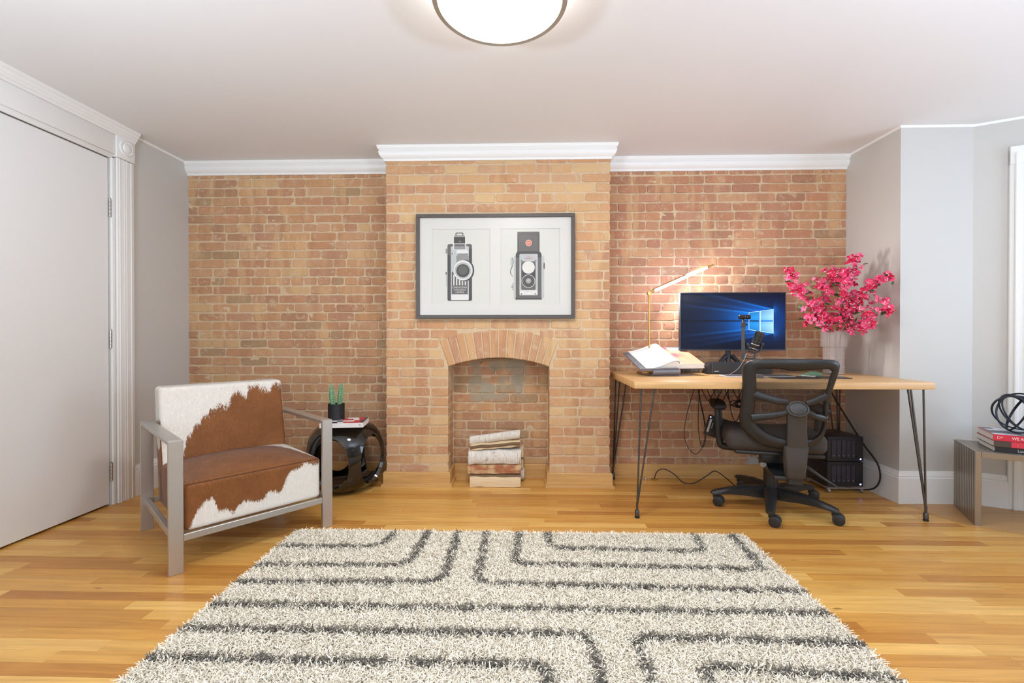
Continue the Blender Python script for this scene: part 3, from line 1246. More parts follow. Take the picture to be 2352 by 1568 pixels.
M['pages'] = pages_mat()
M['paper'] = plain('white_paper', (244, 241, 236), .6, 0, .02)


def vcol_mat(name, emit=0.0, rough=.45):
    s = NT(name)
    at = s.n('ShaderNodeAttribute', attribute_name='ink').outputs['Color']
    s.l(at, s.b.inputs['Base Color'])
    s.b.inputs['Roughness'].default_value = rough
    if emit:
        s.b.inputs['Base Color'].default_value = (0, 0, 0, 1)
        s.t.links.remove(s.b.inputs['Base Color'].links[0])
        s.b.inputs['Base Color'].default_value = (.01, .01, .012, 1)
        s.l(at, s.b.inputs['Emission Color'])
        s.b.inputs['Emission Strength'].default_value = emit
    return s.m


M['ink'] = vcol_mat('printed_ink')


def printed(name, fn, colf, nu, nv, parent, mat=None):
    """a printed sheet: fn(u,v) gives the surface, colf(u,v) the sRGB ink"""
    g = G().grid(fn, nu, nv)
    me = g.mesh(name, mat or M['ink'], 40)
    cols = np.array([lin(colf(i / nu, j / nv)) for j in range(nv + 1) for i in range(nu + 1)], np.float32)
    at = me.attributes.new('ink', 'FLOAT_COLOR', 'POINT')
    at.data.foreach_set('color', cols.reshape(-1))
    return link(name, me, parent)


def book(name, label, loc, rz, W, D, H, cover, cat='book', group=None, spine_front=True):
    """closed book lying flat; spine along the front (-y), W wide, D deep"""
    b = thing(name, label, cat, loc, rz, group)
    cv = plain(name + '_cover', cover, .4)
    g = G()
    g.box(-W / 2, W / 2, -D / 2, D / 2, 0, .0025, .0006, 1)
    g.box(-W / 2, W / 2, -D / 2, D / 2, H - .0025, H, .0006, 1)
    g.box(-W / 2, W / 2, -D / 2, -D / 2 + .003, .0025, H - .0025)
    g.build('cover', cv, b)
    G().box(-W / 2 + .003, W / 2 - .003, -D / 2 + .0035, D / 2 - .004, .0026, H - .0026).build('page_block', M['pages'], b, smooth=0)
    return b


bk = book('book', 'white-spined book under the cactus pot on the black side table', (-1.186, 2.975, TT), R(8), .27, .20, .030, (238, 234, 230))
PAL = [(240, 236, 232), (196, 40, 60), (60, 60, 78), (226, 216, 206), (40, 44, 60), (214, 90, 90), (236, 236, 240)]
rr = random.Random(5)
cells = {}
for i in range(9):
    for j in range(4):
        cells[i, j] = PAL[rr.choice((0, 0, 1, 2, 3, 4, 5, 6))]
printed('cover_picture', lambda u, v: (-.133 + .266 * u, -.097 + .194 * v, .0303), lambda u, v: cells[min(8, int((u + v * .2) * 7.4)), min(3, int(v * 4))], 54, 30, bk)
text('spine_emblem', 'O', .016, plain('ink_black', (40, 38, 38), .5), bk, (.115, -.1003, .015))
pot = thing('potted_cactus', 'small green cactus in a ribbed black pot on the side table', 'cactus', (-1.265, 3.02, TT + .030))
prof = [(.0, 0), (.050, 0)]
for k in range(22):
    z = .002 + .098 * k / 22
    prof += [(.0535, z), (.0520, z + .0022), (.0535, z + .0044)]
prof += [(.0535, .104), (.048, .104), (.047, .09), (.0, .09)]
G().lathe(prof, 40, caps=False).build('pot', plain('black_pot', (26, 26, 27), .55), pot)
M['cactus'] = plain('cactus_green', (122, 166, 122), .6, 0, .25, 60)
M['cactus2'] = plain('cactus_spines', (176, 206, 168), .6)
G().lathe([(.0, .088), (.046, .088), (.03, .096), (0, .098)], 20, caps=False).build('soil', plain('potting_gravel', (120, 128, 104), .9, 0, .3, 200, .5), pot)
for (cx_, cy_, hgt, lean_) in ((-.019, -.008, .152, -.012), (.020, .004, .160, .016)):
    g = G()
    def cf(u, v):
        a = 2 * PI * u
        r = .0165 * (math.sin(PI * min(1, .16 + .86 * v)) ** .55) * (1 + .16 * math.cos(7 * a) + .10 * math.sin(60 * v))
        return (cx_ + lean_ * v + r * math.cos(a), cy_ + r * math.sin(a), .088 + hgt * v)
    g.grid(cf, 42, 40, closed_u=True)
    stem_ = g.build('cactus_stem', M['cactus'], pot, smooth=60)
    g = G()
    for i in range(7):
        for j in range(22):
            a, v = 2 * PI * (i + .0) / 7, .03 + .93 * j / 22
            r = .0165 * (math.sin(PI * min(1, .16 + .86 * v)) ** .55) * 1.18
            c0 = Vector((cx_ + lean_ * v + r * math.cos(a), cy_ + r * math.sin(a), .088 + hgt * v))
            for s_ in (-1, 0, 1):
                d = Vector((math.cos(a + s_ * .7), math.sin(a + s_ * .7), .5 - .2 * s_)) * .0065
                sd = Vector((-math.sin(a), math.cos(a), 0)) * .0010
                g.add([c0 - sd, c0 + sd, c0 + d], [(0, 1, 2)])
    g.build('spines', M['cactus2'], stem_, smooth=0, kind='stuff')

def glazing_mat():
    s = NT('picture_glazing')
    t = s.n('ShaderNodeBsdfTransparent')
    gl = s.n('ShaderNodeBsdfGlossy')
    gl.inputs['Roughness'].default_value = 0.3
    mx = s.n('ShaderNodeMixShader')
    mx.inputs[0].default_value = .012
    s.l(t.outputs[0], mx.inputs[1])
    s.l(gl.outputs[0], mx.inputs[2])
    s.l(mx.outputs[0], s.out.inputs[0])
    return s.m


M['glazing'] = glazing_mat()
# ================================================================== framed print
fr = thing('framed_print', 'dark grey frame with two vintage camera photographs above the fireplace', 'picture frame', (-.2035, YC - .006, 1.530))
FW, FH = .5475, .3605
M['frame'] = plain('frame_grey', (80, 72, 66), .45, 0, .05, 40)
b_ = .0245
for (x0, x1, z0, z1) in ((-FW, FW, FH - b_, FH), (-FW, FW, -FH, -FH + b_), (-FW, -FW + b_, -FH + b_, FH - b_), (FW - b_, FW, -FH + b_, FH - b_)):
    G().box(x0, x1, -.032, 0, z0, z1, .0015, 1).build('frame_rail', M['frame'], fr)
G().box(-FW + .01, FW - .01, -.010, -.002, -FH + .01, FH - .01).build('backing_board', plain('backing_board', (120, 110, 100), .8), fr, smooth=0)
# mat board with two windows
PX = ((-.4385, -.0345), (.0385, .4465))
PZ = (-.260, .259)
g = G()
xs = [-FW + b_ - .004, PX[0][0], PX[0][1], PX[1][0], PX[1][1], FW - b_ + .004]
zs = [-FH + b_ - .004, PZ[0], PZ[1], FH - b_ + .004]
for i in range(5):
    for j in range(3):
        if j == 1 and i in (1, 3):
            continue
        g.box(xs[i], xs[i + 1], -.018, -.0145, zs[j], zs[j + 1])
g.build('mat_board', plain('mat_board', (210, 206, 198), .8, 0, .01), fr, smooth=0)
INKS = {}


def ink(c):
    if c not in INKS:
        INKS[c] = plain('print_ink_%d' % len(INKS), c, .7, 0, .03)
    return INKS[c]


PPAPER, K, DG, MG, LG, WH, RD = (206, 203, 193), (62, 58, 54), (92, 87, 82), (136, 134, 130), (178, 180, 178), (214, 212, 206), (206, 106, 84)
for k in (0, 1):
    G().box(PX[k][0] - .01, PX[k][1] + .01, -.0135, -.0100, PZ[0] - .01, PZ[1] + .01).build('photograph', plain('print_paper', PPAPER, .75, 0, .015, 2), fr, smooth=0)


class Print:
    """flat shapes printed on the photographs; coordinates are those of a 2240 px wide sketch of the frame"""

    def __init__(s, parent):
        s.g, s.mats, s.lv, s.parent = G(), [], 0, parent

    def P(s, x, y):
        return ((x - 1112) / 2040 * 1.095, (793 - y) / 1350 * .721)

    def mi(s, c):
        m = ink(c)
        if m not in s.mats:
            s.mats.append(m)
        return s.mats.index(m)

    def poly(s, pts, c):
        s.lv += 1
        y = -.0137 - s.lv * .00006
        q = [s.P(*p) for p in pts]
        s.g.add([(x, y, z) for x, z in q], [tuple(range(len(q)))], s.mi(c))

    def rect(s, x0, y0, x1, y1, c, r=0):
        if r == 0:
            return s.poly([(x0, y0), (x1, y0), (x1, y1), (x0, y1)], c)
        pts = []
        for (cx, cy, a0) in ((x1 - r, y0 + r, -90), (x1 - r, y1 - r, 0), (x0 + r, y1 - r, 90), (x0 + r, y0 + r, 180)):
            for k in range(6):
                a = R(a0 + 90 * k / 5)
                pts.append((cx + r * math.cos(a), cy + r * math.sin(a)))
        s.poly(pts, c)

    def disc(s, cx, cy, rx, c, ry=None):
        ry = ry or rx
        s.poly([(cx + rx * math.cos(2 * PI * k / 40), cy + ry * math.sin(2 * PI * k / 40)) for k in range(40)], c)

    def done(s, name):
        s.g.build(name, s.mats, s.parent, smooth=0)


p = Print(fr)
p.rect(470, 560, 492, 625, MG, 8)
p.rect(470, 860, 485, 900, DG, 4)
p.rect(474, 910, 490, 1050, LG, 4)
p.rect(494, 500, 812, 1238, DG, 28)
p.rect(494, 640, 535, 1238, K, 20)
p.rect(772, 560, 812, 1238, K, 20)
p.rect(538, 530, 772, 1225, LG, 14)
p.rect(566, 400, 738, 575, WH, 6)
p.rect(578, 408, 724, 494, K)
p.rect(578, 500, 726, 570, MG, 6)
p.rect(590, 505, 714, 530, DG, 6)
p.rect(598, 352, 700, 396, DG, 14)
p.rect(612, 366, 686, 396, PPAPER, 8)
p.rect(585, 388, 718, 404, MG)
p.disc(655, 468, 5, WH)
p.rect(540, 612, 770, 860, LG)
p.rect(610, 650, 770, 760, MG)
p.rect(612, 580, 760, 628, WH, 18)
p.rect(626, 622, 764, 650, MG, 10)
p.disc(556, 628, 9, DG)
p.rect(550, 860, 756, 1152, DG)
for k in range(5):
    p.rect(570 + 37 * k, 900, 585 + 37 * k, 1036, WH)
p.disc(720, 845, 122, K, 140)
p.disc(695, 842, 128, MG, 134)
p.disc(695, 842, 124, WH, 130)
p.disc(695, 846, 106, MG)
p.disc(695, 848, 102, LG)
p.disc(695, 848, 88, MG)
p.disc(695, 848, 85, K)
p.disc(695, 840, 60, (88, 84, 76))
p.rect(545, 1156, 766, 1228, WH)
p.done('print_left')
for body, x, y, sz in (('CINE-KODAK', 655, 1066, .0182), ('MAGAZINE 8', 655, 1097, .0150), ('CAMERA', 655, 1127, .0165)):
    q = p.P(x, y)
    text('lettering', body, sz, ink(WH), fr, (q[0], -.0137 - .00006 * 70, q[1]), sx=.92, ext=.0001)
p = Print(fr)
p.disc(1328, 735, 22, MG, 58)
p.disc(1322, 735, 16, LG, 52)
p.rect(1352, 660, 1372, 1210, LG, 6)
p.rect(1712, 660, 1742, 1210, LG, 10)
p.disc(1742, 790, 10, DG, 45)
p.poly([(1340, 790), (1312, 850), (1318, 890), (1345, 930), (1338, 930), (1304, 885), (1304, 845), (1328, 790)], DG)
p.rect(1338, 1010, 1346, 1105, DG)
p.rect(1318, 1048, 1340, 1066, MG)
p.rect(1398, 348, 1682, 606, K, 4)
p.rect(1402, 350, 1678, 384, (88, 82, 77))
p.rect(1412, 388, 1668, 600, DG, 8)
p.disc(1543, 492, 40, (236, 190, 176))
p.disc(1543, 492, 33, RD)
p.rect(1520, 486, 1566, 497, (236, 180, 160))
p.poly([(1392, 606), (1690, 606), (1708, 640), (1708, 690), (1376, 690), (1376, 640)], K)
p.rect(1376, 680, 1708, 1222, DG)
p.rect(1372, 1204, 1712, 1224, K)
p.rect(1376, 690, 1420, 1204, (92, 86, 80))
p.rect(1424, 634, 1660, 1168, LG, 14)
p.rect(1434, 1105, 1652, 1160, WH, 8)
for (x, y) in ((1450, 722), (1632, 722), (1452, 1150), (1630, 1150)):
    p.disc(x, y, 9, DG)
p.rect(1448, 730, 1632, 1100, DG, 16)
p.rect(1450, 770, 1630, 1000, K, 8)
p.disc(1540, 808, 84, MG)
p.disc(1540, 808, 80, (214, 210, 200))
p.disc(1540, 986, 86, WH)
p.disc(1540, 986, 80, K)
p.disc(1540, 986, 68, DG)
p.disc(1540, 986, 56, K)
p.disc(1540, 982, 38, MG)
p.disc(1540, 978, 24, (168, 166, 160))
p.done('print_right')
q = p.P(1543, 690)
text('lettering', 'Duaflex II', .0150, ink((214, 120, 110)), fr, (q[0], -.0137 - .00006 * 70, q[1]), ext=.0001)
q = p.P(1543, 664)
text('lettering', 'KODAK', .0070, ink((206, 140, 130)), fr, (q[0], -.0137 - .00006 * 70, q[1]), ext=.0001)
q = p.P(1543, 1118)
text('lettering', 'KODET LENS', .0075, ink((170, 150, 144)), fr, (q[0], -.0137 - .00006 * 70, q[1]), ext=.0001)
G().box(-FW + b_ - .002, FW - b_ + .002, -.0222, -.0205, -FH + b_ - .002, FH - b_ + .002).build('glazing', M['glazing'], fr, smooth=0)

# ================================================================== firewood
def birch_mat():
    s = NT('birch_bark')
    p = s.objc()
    n = s.noise(p, 30, 4)
    col = s.mix(n, lin((198, 186, 170)), lin((246, 240, 230)))
    m1 = s.noise(s.mapping(p, (60, 9, 9)), 2.6, 4, .7)
    col = s.mix(s.math('MULTIPLY', s.step(m1, .58, .68), .8), col, lin((84, 74, 64)))
    m2 = s.noise(p, 24, 3)
    col = s.mix(s.math('MULTIPLY', s.step(m2, .62, .74), .6), col, lin((150, 132, 104)))
    s.bump(m1, .5, .004)
    return s.fin(col, .8)


def wood_mat(name, a, b):
    s = NT(name)
    n = s.noise(s.mapping(s.objc(), (5, 70, 70)), 1.5, 5, .65, .6)
    s.bump(n, .5, .004)
    return s.fin(s.mix(n, lin(a), lin(b)), .8)


M['birch'] = birch_mat()
M['split'] = wood_mat('split_wood', (206, 170, 124), (246, 226, 190))
M['bark_in'] = wood_mat('inner_bark', (70, 52, 36), (150, 120, 86))
M['redwood'] = wood_mat('red_inner_bark', (120, 62, 36), (214, 150, 104))


def red_mat():
    s = NT('red_inner_bark')
    p = s.objc()
    n = s.noise(s.mapping(p, (5, 70, 70)), 1.5, 5, .65, .6)
    k = s.step(s.noise(s.mapping(p, (1, 1.6, 1.6)), 13, 4), .36, .62)
    col = s.mix(k, s.mix(n, lin((186, 146, 98)), lin((232, 204, 158))), s.mix(n, lin((134, 74, 46)), lin((196, 126, 86))))
    s.bump(n, .6, .004)
    return s.fin(col, .8)


M['redwood'] = red_mat()


def log(label, sect, L, loc, tilt, mats, side=None, wob=.004, seed=0):
    """a log lying along x; sect = list of (y,z,material) round the cross section"""
    t = thing('firewood_log', label, 'log', loc, 0, 'birch firewood in the hearth')
    n = len(sect)
    NL = 14
    rnd = random.Random(seed)
    ph = [rnd.uniform(0, 6.28) for _ in range(6)]
    vs, fs, ms = [], [], []
    for i in range(NL + 1):
        x = -L / 2 + L * i / NL
        for k, (y, z, m) in enumerate(sect):
            d = wob * noise.noise(Vector((x * 14, k * .9 + seed * 3.1, seed)))
            d2 = wob * noise.noise(Vector((x * 14, k * .9 + seed * 3.1, seed + 9)))
            xe = x + (noise.noise(Vector((k * 1.7, seed, i))) * .006 if i in (0, NL) else 0)
            vs.append((xe, y + d2, z + d + tilt * x))
    g = G().add(vs, [])
    for i in range(NL):
        for k in range(n):
            g.f.append((i * n + k, i * n + (k + 1) % n, (i + 1) * n + (k + 1) % n, (i + 1) * n + k))
            g.m.append(sect[k][2])
    # end grain is a part of its own
    zmin = min(v[2] for v in vs)
    g.v = [(a, b, c - zmin) for a, b, c in g.v]
    vs = g.v
    g.build('bark', mats, t, smooth=40)
    for i, e in ((0, -1), (NL, 1)):
        ge = G()
        cc = Vector((0, 0, 0))
        for k in range(n):
            cc += Vector(vs[i * n + k])
        cc /= n
        cc.x += e * .002
        ge.add([vs[i * n + k] for k in range(n)] + [tuple(cc)], [(k, (k + 1) % n, n) for k in range(n)])
        ge.build('end_grain', M['split'], t, smooth=20)
    return t


def rnd_sect(r, n=18, sq=1.0, m=0):
    return [(r * math.cos(2 * PI * k / n), r * sq * math.sin(2 * PI * k / n), m) for k in range(n)]


LC = -.204
# bottom: pale split wedge showing a flat face; behind it a barked one
log('pale split log at the bottom of the stack, flat face to the room', [(-.060, 0, 0), (.04, .0, 0), (.05, .05, 1), (.0, .086, 1), (-.03, .092, 1), (-.056, .082, 1), (-.061, .070, 0), (-.062, .03, 0)], .352, (LC, 3.205, 0.0), 0, [M['split'], M['bark_in']], seed=1)
log('barked log lying behind the pale bottom log', rnd_sect(.045, 16, 1, 0), .36, (LC + .020, 3.310, 0.0), 0, [M['birch']], seed=2)
log('split log with red inner bark, second from the bottom', [(-.062, .0, 1), (.0, .0, 1), (.05, .0, 1), (.05, .055, 1), (.0, .062, 1), (-.04, .060, 0), (-.060, .050, 0), (-.064, .025, 0)], .370, (LC - .006, 3.208, .0925), .01, [M['redwood'], M['split']], seed=3)
log('split log behind the red-barked one', [(-.05, .0, 0), (.05, .0, 0), (.05, .06, 0), (.0, .075, 0), (-.05, .06, 0)], .372, (LC + .008, 3.325, .088), .0, [M['split']], seed=4)
log('thick white birch log with cracked bark in mid stack', [(.05, 0, 1), (.055, .05, 0), (.02, .085, 0), (-.02, .092, 0), (-.050, .078, 0), (-.066, .048, 0), (-.066, .012, 0), (-.055, -.008, 0), (-.02, -.006, 1), (.02, -.0, 1)], .366, (LC - .004, 3.210, .153), .02, [M['birch'], M['bark_in']], seed=5, wob=.010)
log('thin split log with dark bark under the top log', [(-.05, .004, 0), (.05, .0, 0), (.05, .036, 1), (.0, .042, 1), (-.045, .036, 0), (-.055, .026, 0), (-.054, .014, 1)], .350, (LC - .002, 3.212, .247), .09, [M['bark_in'], M['split']], seed=6, wob=.006)
log('squared split log at the back right of the stack', [(-.04, .0, 0), (.03, .0, 0), (.03, .072, 0), (-.04, .076, 0)], .36, (LC + .016, 3.310, .166), .03, [M['split']], seed=7, wob=.002)
log('round white birch log on top of the stack', rnd_sect(.030, 20, 1, 0), .352, (LC - .006, 3.215, .279), .135, [M['birch']], seed=8, wob=.0025)

# ================================================================== desk
M['iron'] = plain('raw_steel_rod', (96, 92, 88), .38, .8, .1)
M['rubber'] = plain('black_rubber', (26, 26, 27), .6)
DX0, DX1, DY0, DY1, DT = .626, 2.302, 2.612, 3.386, .789
desk = thing('desk', 'long maple desk on four steel hairpin legs against the brick wall', 'desk', ((DX0 + DX1) / 2, (DY0 + DY1) / 2, 0))
dx, dy = (DX1 - DX0) / 2, (DY1 - DY0) / 2
G().box(-dx, dx, -dy, dy, DT - .040, DT, .002, 2).build('tabletop', M['deskwood'], desk)
for sx in (-1, 1):
    for sy in (-1, 1):
        fx, fy = sx * (dx - .024), sy * (dy - .030)
        g = G()
        zt = DT - .040
        g.box(fx - sx * .050 - .05, fx - sx * .050 + .05, fy - sy * .05 - .05, fy - sy * .05 + .05, zt - .004, zt)
        zf = .052
        for (ox, oy) in ((-sx * .020, sy * .004), (-sx * .038, -sy * .060), (-sx * .100, -sy * .004)):
            tgt = Vector((fx + ox, fy + oy, zt - .002))
            st_ = Vector((fx + (ox * .03), fy + oy * .03, zf if ox == -sx * .020 else zf + .030))
            g.tube([st_, tgt], .0052, 10)
        g.tube([(fx, fy, zf - .006), (fx, fy, zf + .035)], .0070, 10)
        lg = g.build('leg', M['iron'], desk)
        G().lathe([(.0, .046), (.010, .046), (.0125, .042), (.0125, .012), (.0105, .010), (.0, .010)], 20, (fx, fy, 0), caps=False).build('foot_cup', M['iron'], lg)
        G().lathe([(.0, .010), (.008, .010), (.013, .008), (.014, .003), (.013, 0), (.0, 0)], 20, (fx, fy, 0), caps=False).build('glide', M['rubber'], lg)

# ---- lamp
M['brass'] = brushed('brass', (206, 164, 92), .3)
lm = thing('desk_lamp', 'slim brass desk lamp with a glowing white bar, behind the open book', 'lamp', (.872, 3.20, DT))
LH = .545
G().lathe([(0, 0), (.085, 0), (.088, .003), (.086, .012), (0, .012)], 32, caps=False).build('base', M['brass'], lm)
G().tube([(0, 0, .012), (-.006, 0, LH)], .0062, 12).build('post', M['brass'], lm)
G().lathe([(0, -.013), (.012, -.013), (.013, -.009), (.013, .009), (.012, .013), (0, .013)], 20, (-.006, 0, LH + .012), mat=Matrix.Rotation(R(90), 4, 'X'), caps=False).build('joint', M['brass'], lm)
A0, A1 = Vector((-.002, -.002, LH + .016)), Vector((.440, -.002, LH + .212))
dA = (A1 - A0).normalized()
arm_ = G().tube([A0, A0 + dA * .045], [.005, .009], 10).tube([A0 + dA * .43, A1], [.009, .004], 10)
upn = Vector((-dA.z, 0, dA.x))
q0, q1 = A0 + dA * .03, A0 + dA * .445
arm_.tube([q0 + upn * .009, q1 + upn * .009], .0075, 8)
ar = arm_.build('arm', M['brass'], lm)
G().tube([A0 + dA * .040, A0 + dA * .432], .0105, 14).build('light_bar', emis('led_white', (.84, .86, 1.26), 36.0), lm)

ll = bpy.data.lights.new('light_bar_beam', 'AREA')
ll.shape, ll.size, ll.size_y, ll.energy, ll.color = 'RECTANGLE', .38, .012, 7.5, (.98, .95, .95)
lo = link('light_bar_beam', ll, lm, A0 + dA * .236 - upn * .013 + Vector((0, -.006, 0)))
lo.rotation_euler = Vector((.78, -.22, -.58)).to_track_quat('-Z', 'X').to_euler()

# ---- book stand with an open book
M['grey_al'] = plain('grey_metal', (128, 127, 134), .4, .4, .05)
bs = thing('book_stand', 'tilted grey metal book stand at the left end of the desk', 'book stand', (.93, 3.08, DT), R(13))
G().box(-.13, .15, -.10, .10, 0, .006, .002, 1).build('base_plate', M['grey_al'], bs)
g = G()
prf = [(-.098, .006), (-.112, .012), (-.120, .026), (-.116, .040), (-.100, .047), (-.075, .047), (-.072, .040), (-.096, .038), (-.106, .032), (-.108, .022), (-.100, .014), (-.088, .012), (-.088, .006)]
g.prism(prf, -.135, .055, 'x')
g.build('riser', M['grey_al'], bs)
TI = R(21)
mt = Matrix.Translation((0, -.085, .042)) @ Matrix.Rotation(TI, 4, 'X')
g = G()
g.box(-.215, .045, -.02, .265, .0, .006, .002, 1, mat=mt)
g.box(-.215, .045, -.024, -.018, .0, .020, .001, 1, mat=mt)
g.build('platform', M['grey_al'], bs)
G().box(-.012, .012, -.004, .004, 0, .125, .001, 1, mat=Matrix.Translation((-.04, .02, .006)) @ Matrix.Rotation(R(-12), 4, 'X')).build('strut', M['grey_al'], bs)
ob_ = thing('open_book', 'large open book on the grey stand, white page left, peach picture right', 'book', (.93, 3.08, DT), R(13))
for nm, rng in (('page_block', (.045, .245)),):
    G().box(rng[0], rng[1], -.008, .285, .008, .014, .001, 1, mat=mt).build('cover', plain('book_cover_white', (232, 222, 214), .5), ob_)
    G().box(rng[0] + .001, rng[1] - .004, -.004, .281, .0145, .038, .001, 1, mat=mt).build('page_block', M['pages'], ob_)


def mtp(x, y, z):
    return mt @ Vector((x, y, z))


def peach(u, v):
    a = .5 + .5 * noise.noise(Vector((u * 2.4, v * 2.2, 3)))
    b = .5 + .5 * noise.noise(Vector((u * 3.1 + 5, v * 3.0, 8)))
    c = [232, 176, 140]
    def bl(c, d, t):
        t = max(0, min(1, t))
        return [c[i] + (d[i] - c[i]) * t for i in range(3)]
    c = bl(c, (236, 128, 88), (a - .30) * 2.6 * v)
    c = bl(c, (220, 60, 96), (b - .45) * 5 * max(0, .75 - u) * v * 1.8)
    c = bl(c, (120, 196, 236), (min(1, v * 3 - 2.2)) * (1 if .3 < u < .95 else 0))
    c = bl(c, (250, 244, 240), (.25 - u) * 4)
    return c


printed('picture_page', lambda u, v: mtp(.047 + .193 * u, -.003 + .283 * v, .0387), peach, 40, 50, ob_)
# left leaves rise from the edge, curl over at the spine
sec = crom([(-.172, .012, 0), (-.130, .016, 0), (-.070, .034, 0), (-.005, .062, 0), (.030, .068, 0), (.052, .056, 0), (.056, .036, 0), (.046, .018, 0)], 6)
ns = len(sec) - 1


def leaf(u, v, off=0.0):
    f = u * ns
    i = min(ns - 1, int(f))
    q = sec[i].lerp(sec[i + 1], f - i)
    return mtp(q.x, -.012 + .292 * v, q.y + off)


g = G().grid(lambda u, v: leaf(u, v, 0), ns, 10)
g.grid(lambda u, v: leaf(u, v, -.004), ns, 10)
g.build('white_page', M['paper'], ob_, smooth=60)
g = G()
poly = [(q.x, q.y - .005) for q in sec] + [(.030, .012), (-.170, .007)]
nv = len(poly)
for yy in (-.008, .274):
    g.add([mtp(a, yy, b) for a, b in poly], [tuple(range(nv))])
g.f += [(i, (i + 1) % nv, nv + (i + 1) % nv, nv + i) for i in range(nv)]
g.m += [0] * nv
g.build('left_leaves', M['pages'], ob_)
printed('margin_strip', lambda u, v: mtp(-.2135 + .040 * u, -.012 + .28 * v, .0072), lambda u, v: (128, 128, 132) if (v * 4) % 1 > .06 and v < .85 else (104, 104, 110), 2, 40, ob_)

# ---- small dock
dk_ = thing('dock', 'small grey rounded dock between the book stand and the black speaker', 'dock', (1.168, 3.25, DT), 0)
G().box(-.062, .062, -.03, .03, 0, .034, .010, 3).build('shell', plain('dock_grey', (138, 132, 128), .5), dk_)
G().box(-.052, .054, -.0312, -.028, .007, .026, .004, 2).build('front_panel', plain('dock_dark', (92, 88, 86), .4), dk_)
g = G()
for x in (.006, .030, .040):
    g.box(x - .006, x + .006, -.0318, -.031, .017, .020, .001, 1)
g.build('port', plain('port_light', (196, 196, 196), .4), dk_)

# ---- sound bar
sp = thing('soundbar', 'long black angular speaker lying under the monitor', 'speaker', (1.46, 3.165, DT))
g = G()
g.prism([(-.218, .008), (-.205, .0), (.21, .0), (.22, .012), (.212, .068), (.195, .080), (-.190, .080), (-.216, .050)], -.035, .045, 'y')
g.build('body', plain('speaker_black', (44, 44, 48), .45), sp, smooth=20)
G().box(-.182, .185, -.0375, -.034, .006, .074, .001, 1).build('grille', plain('speaker_cloth', (56, 56, 60), .8, 0, .2, 400, .3), sp)
G().tube([(-.186, -.036, .006), (-.186, -.036, .076)], .0012, 6).build('edge_trim', M['lampmetal'], sp)
G().box(-.172, -.142, -.0385, -.037, .018, .022).build('badge', plain('badge_silver', (190, 190, 190), .4), sp)

# ---- monitor
mo = thing('monitor', 'wide monitor showing a blue light-beam window picture', 'monitor', (1.449, 3.21, DT), R(0))
MW, MH, MZ = .364, .2030, .361
M['bezel'] = plain('bezel', (70, 70, 76), .4, .3)
G().box(-MW, MW, .004, .034, MZ - MH, MZ + MH, .004, 2).build('casing', M['bezel'], mo)
g = G()
for (a, b, c_, d) in ((-MW, MW, MZ + MH - .005, MZ + MH), (-MW, MW, MZ - MH, MZ - MH + .009), (-MW, -MW + .005, MZ - MH + .009, MZ + MH - .005), (MW - .005, MW, MZ - MH + .009, MZ + MH - .005)):
    g.box(a, b, 0, .006, c_, d)
g.build('bezel', M['bezel'], mo, smooth=0)
SX0, SX1, SZ0, SZ1 = -MW + .005, MW - .005, MZ - MH + .009, MZ + MH - .005
# picture in photo pixels: screen spans 1562-1795 x 673-803
wx = (1715.0, 1739.0, 1769.0)


def edge_top(x):
    return 718 + (711 - 718) * (x - 1715) / 54


def edge_bot(x):
    return 757.5 + (766 - 757.5) * (x - 1715) / 54


def screen(u, v):
    x, y = 1562 + 233 * u, 803 - 130 * v
    c = np.array([0., 8., 30.])
    d = math.hypot((x - 1742) / 95, (y - 737) / 48)
    c += np.array([0., 62., 130.]) * math.exp(-d * d * 1.3)
    # beams fan to the left from the window's corners
    for (cx, cy, sl, amp) in ((1769, 711, .245, 1.0), (1715, 718, .118, .8), (1769, 766, -.18, .6), (1715, 757, -.11, .8), (1739, 715, .17, .5), (1739, 762, -.14, .5)):
        if x < cx:
            dd = (cy - sl * (cx - x)) - y
            wdt = 1.2 + (cx - x) * .018
            k = math.exp(-(dd / wdt) ** 2) * math.exp(-(cx - x) / 95) * amp
            c += np.array([18., 84., 130.]) * k
            # light inside the fan
    if x < 1769:
        t = (1769 - x)
        top, bot = 711 - .245 * t, 766 + .18 * t
        if top < y < bot:
            c += np.array([0., 62., 110.]) * math.exp(-t / 80)
        top, bot = 718 - .118 * max(0, 1715 - x), 757 + .11 * max(0, 1715 - x)
        if x < 1715 and top < y < bot:
            c += np.array([0., 40., 60.]) * math.exp(-(1715 - x) / 60)
    if x < 1739:
        k = math.exp(-((y - 737.5) / 1.6) ** 2)
        c *= (1 - .75 * k)
    if x > 1769:
        d2 = math.hypot((x - 1769) / 10, min(abs(y - 711), abs(y - 766)) / 10)
        c += np.array([20., 90., 130.]) * math.exp(-d2 * 1.4)
    return tuple(np.clip(c, 0, 255))


def scr(x, y, dd=0.0):
    u, v = (x - 1562) / 233, (803 - y) / 130
    return (SX0 + (SX1 - SX0) * u, .0032 - dd, SZ0 + (SZ1 - SZ0) * v)


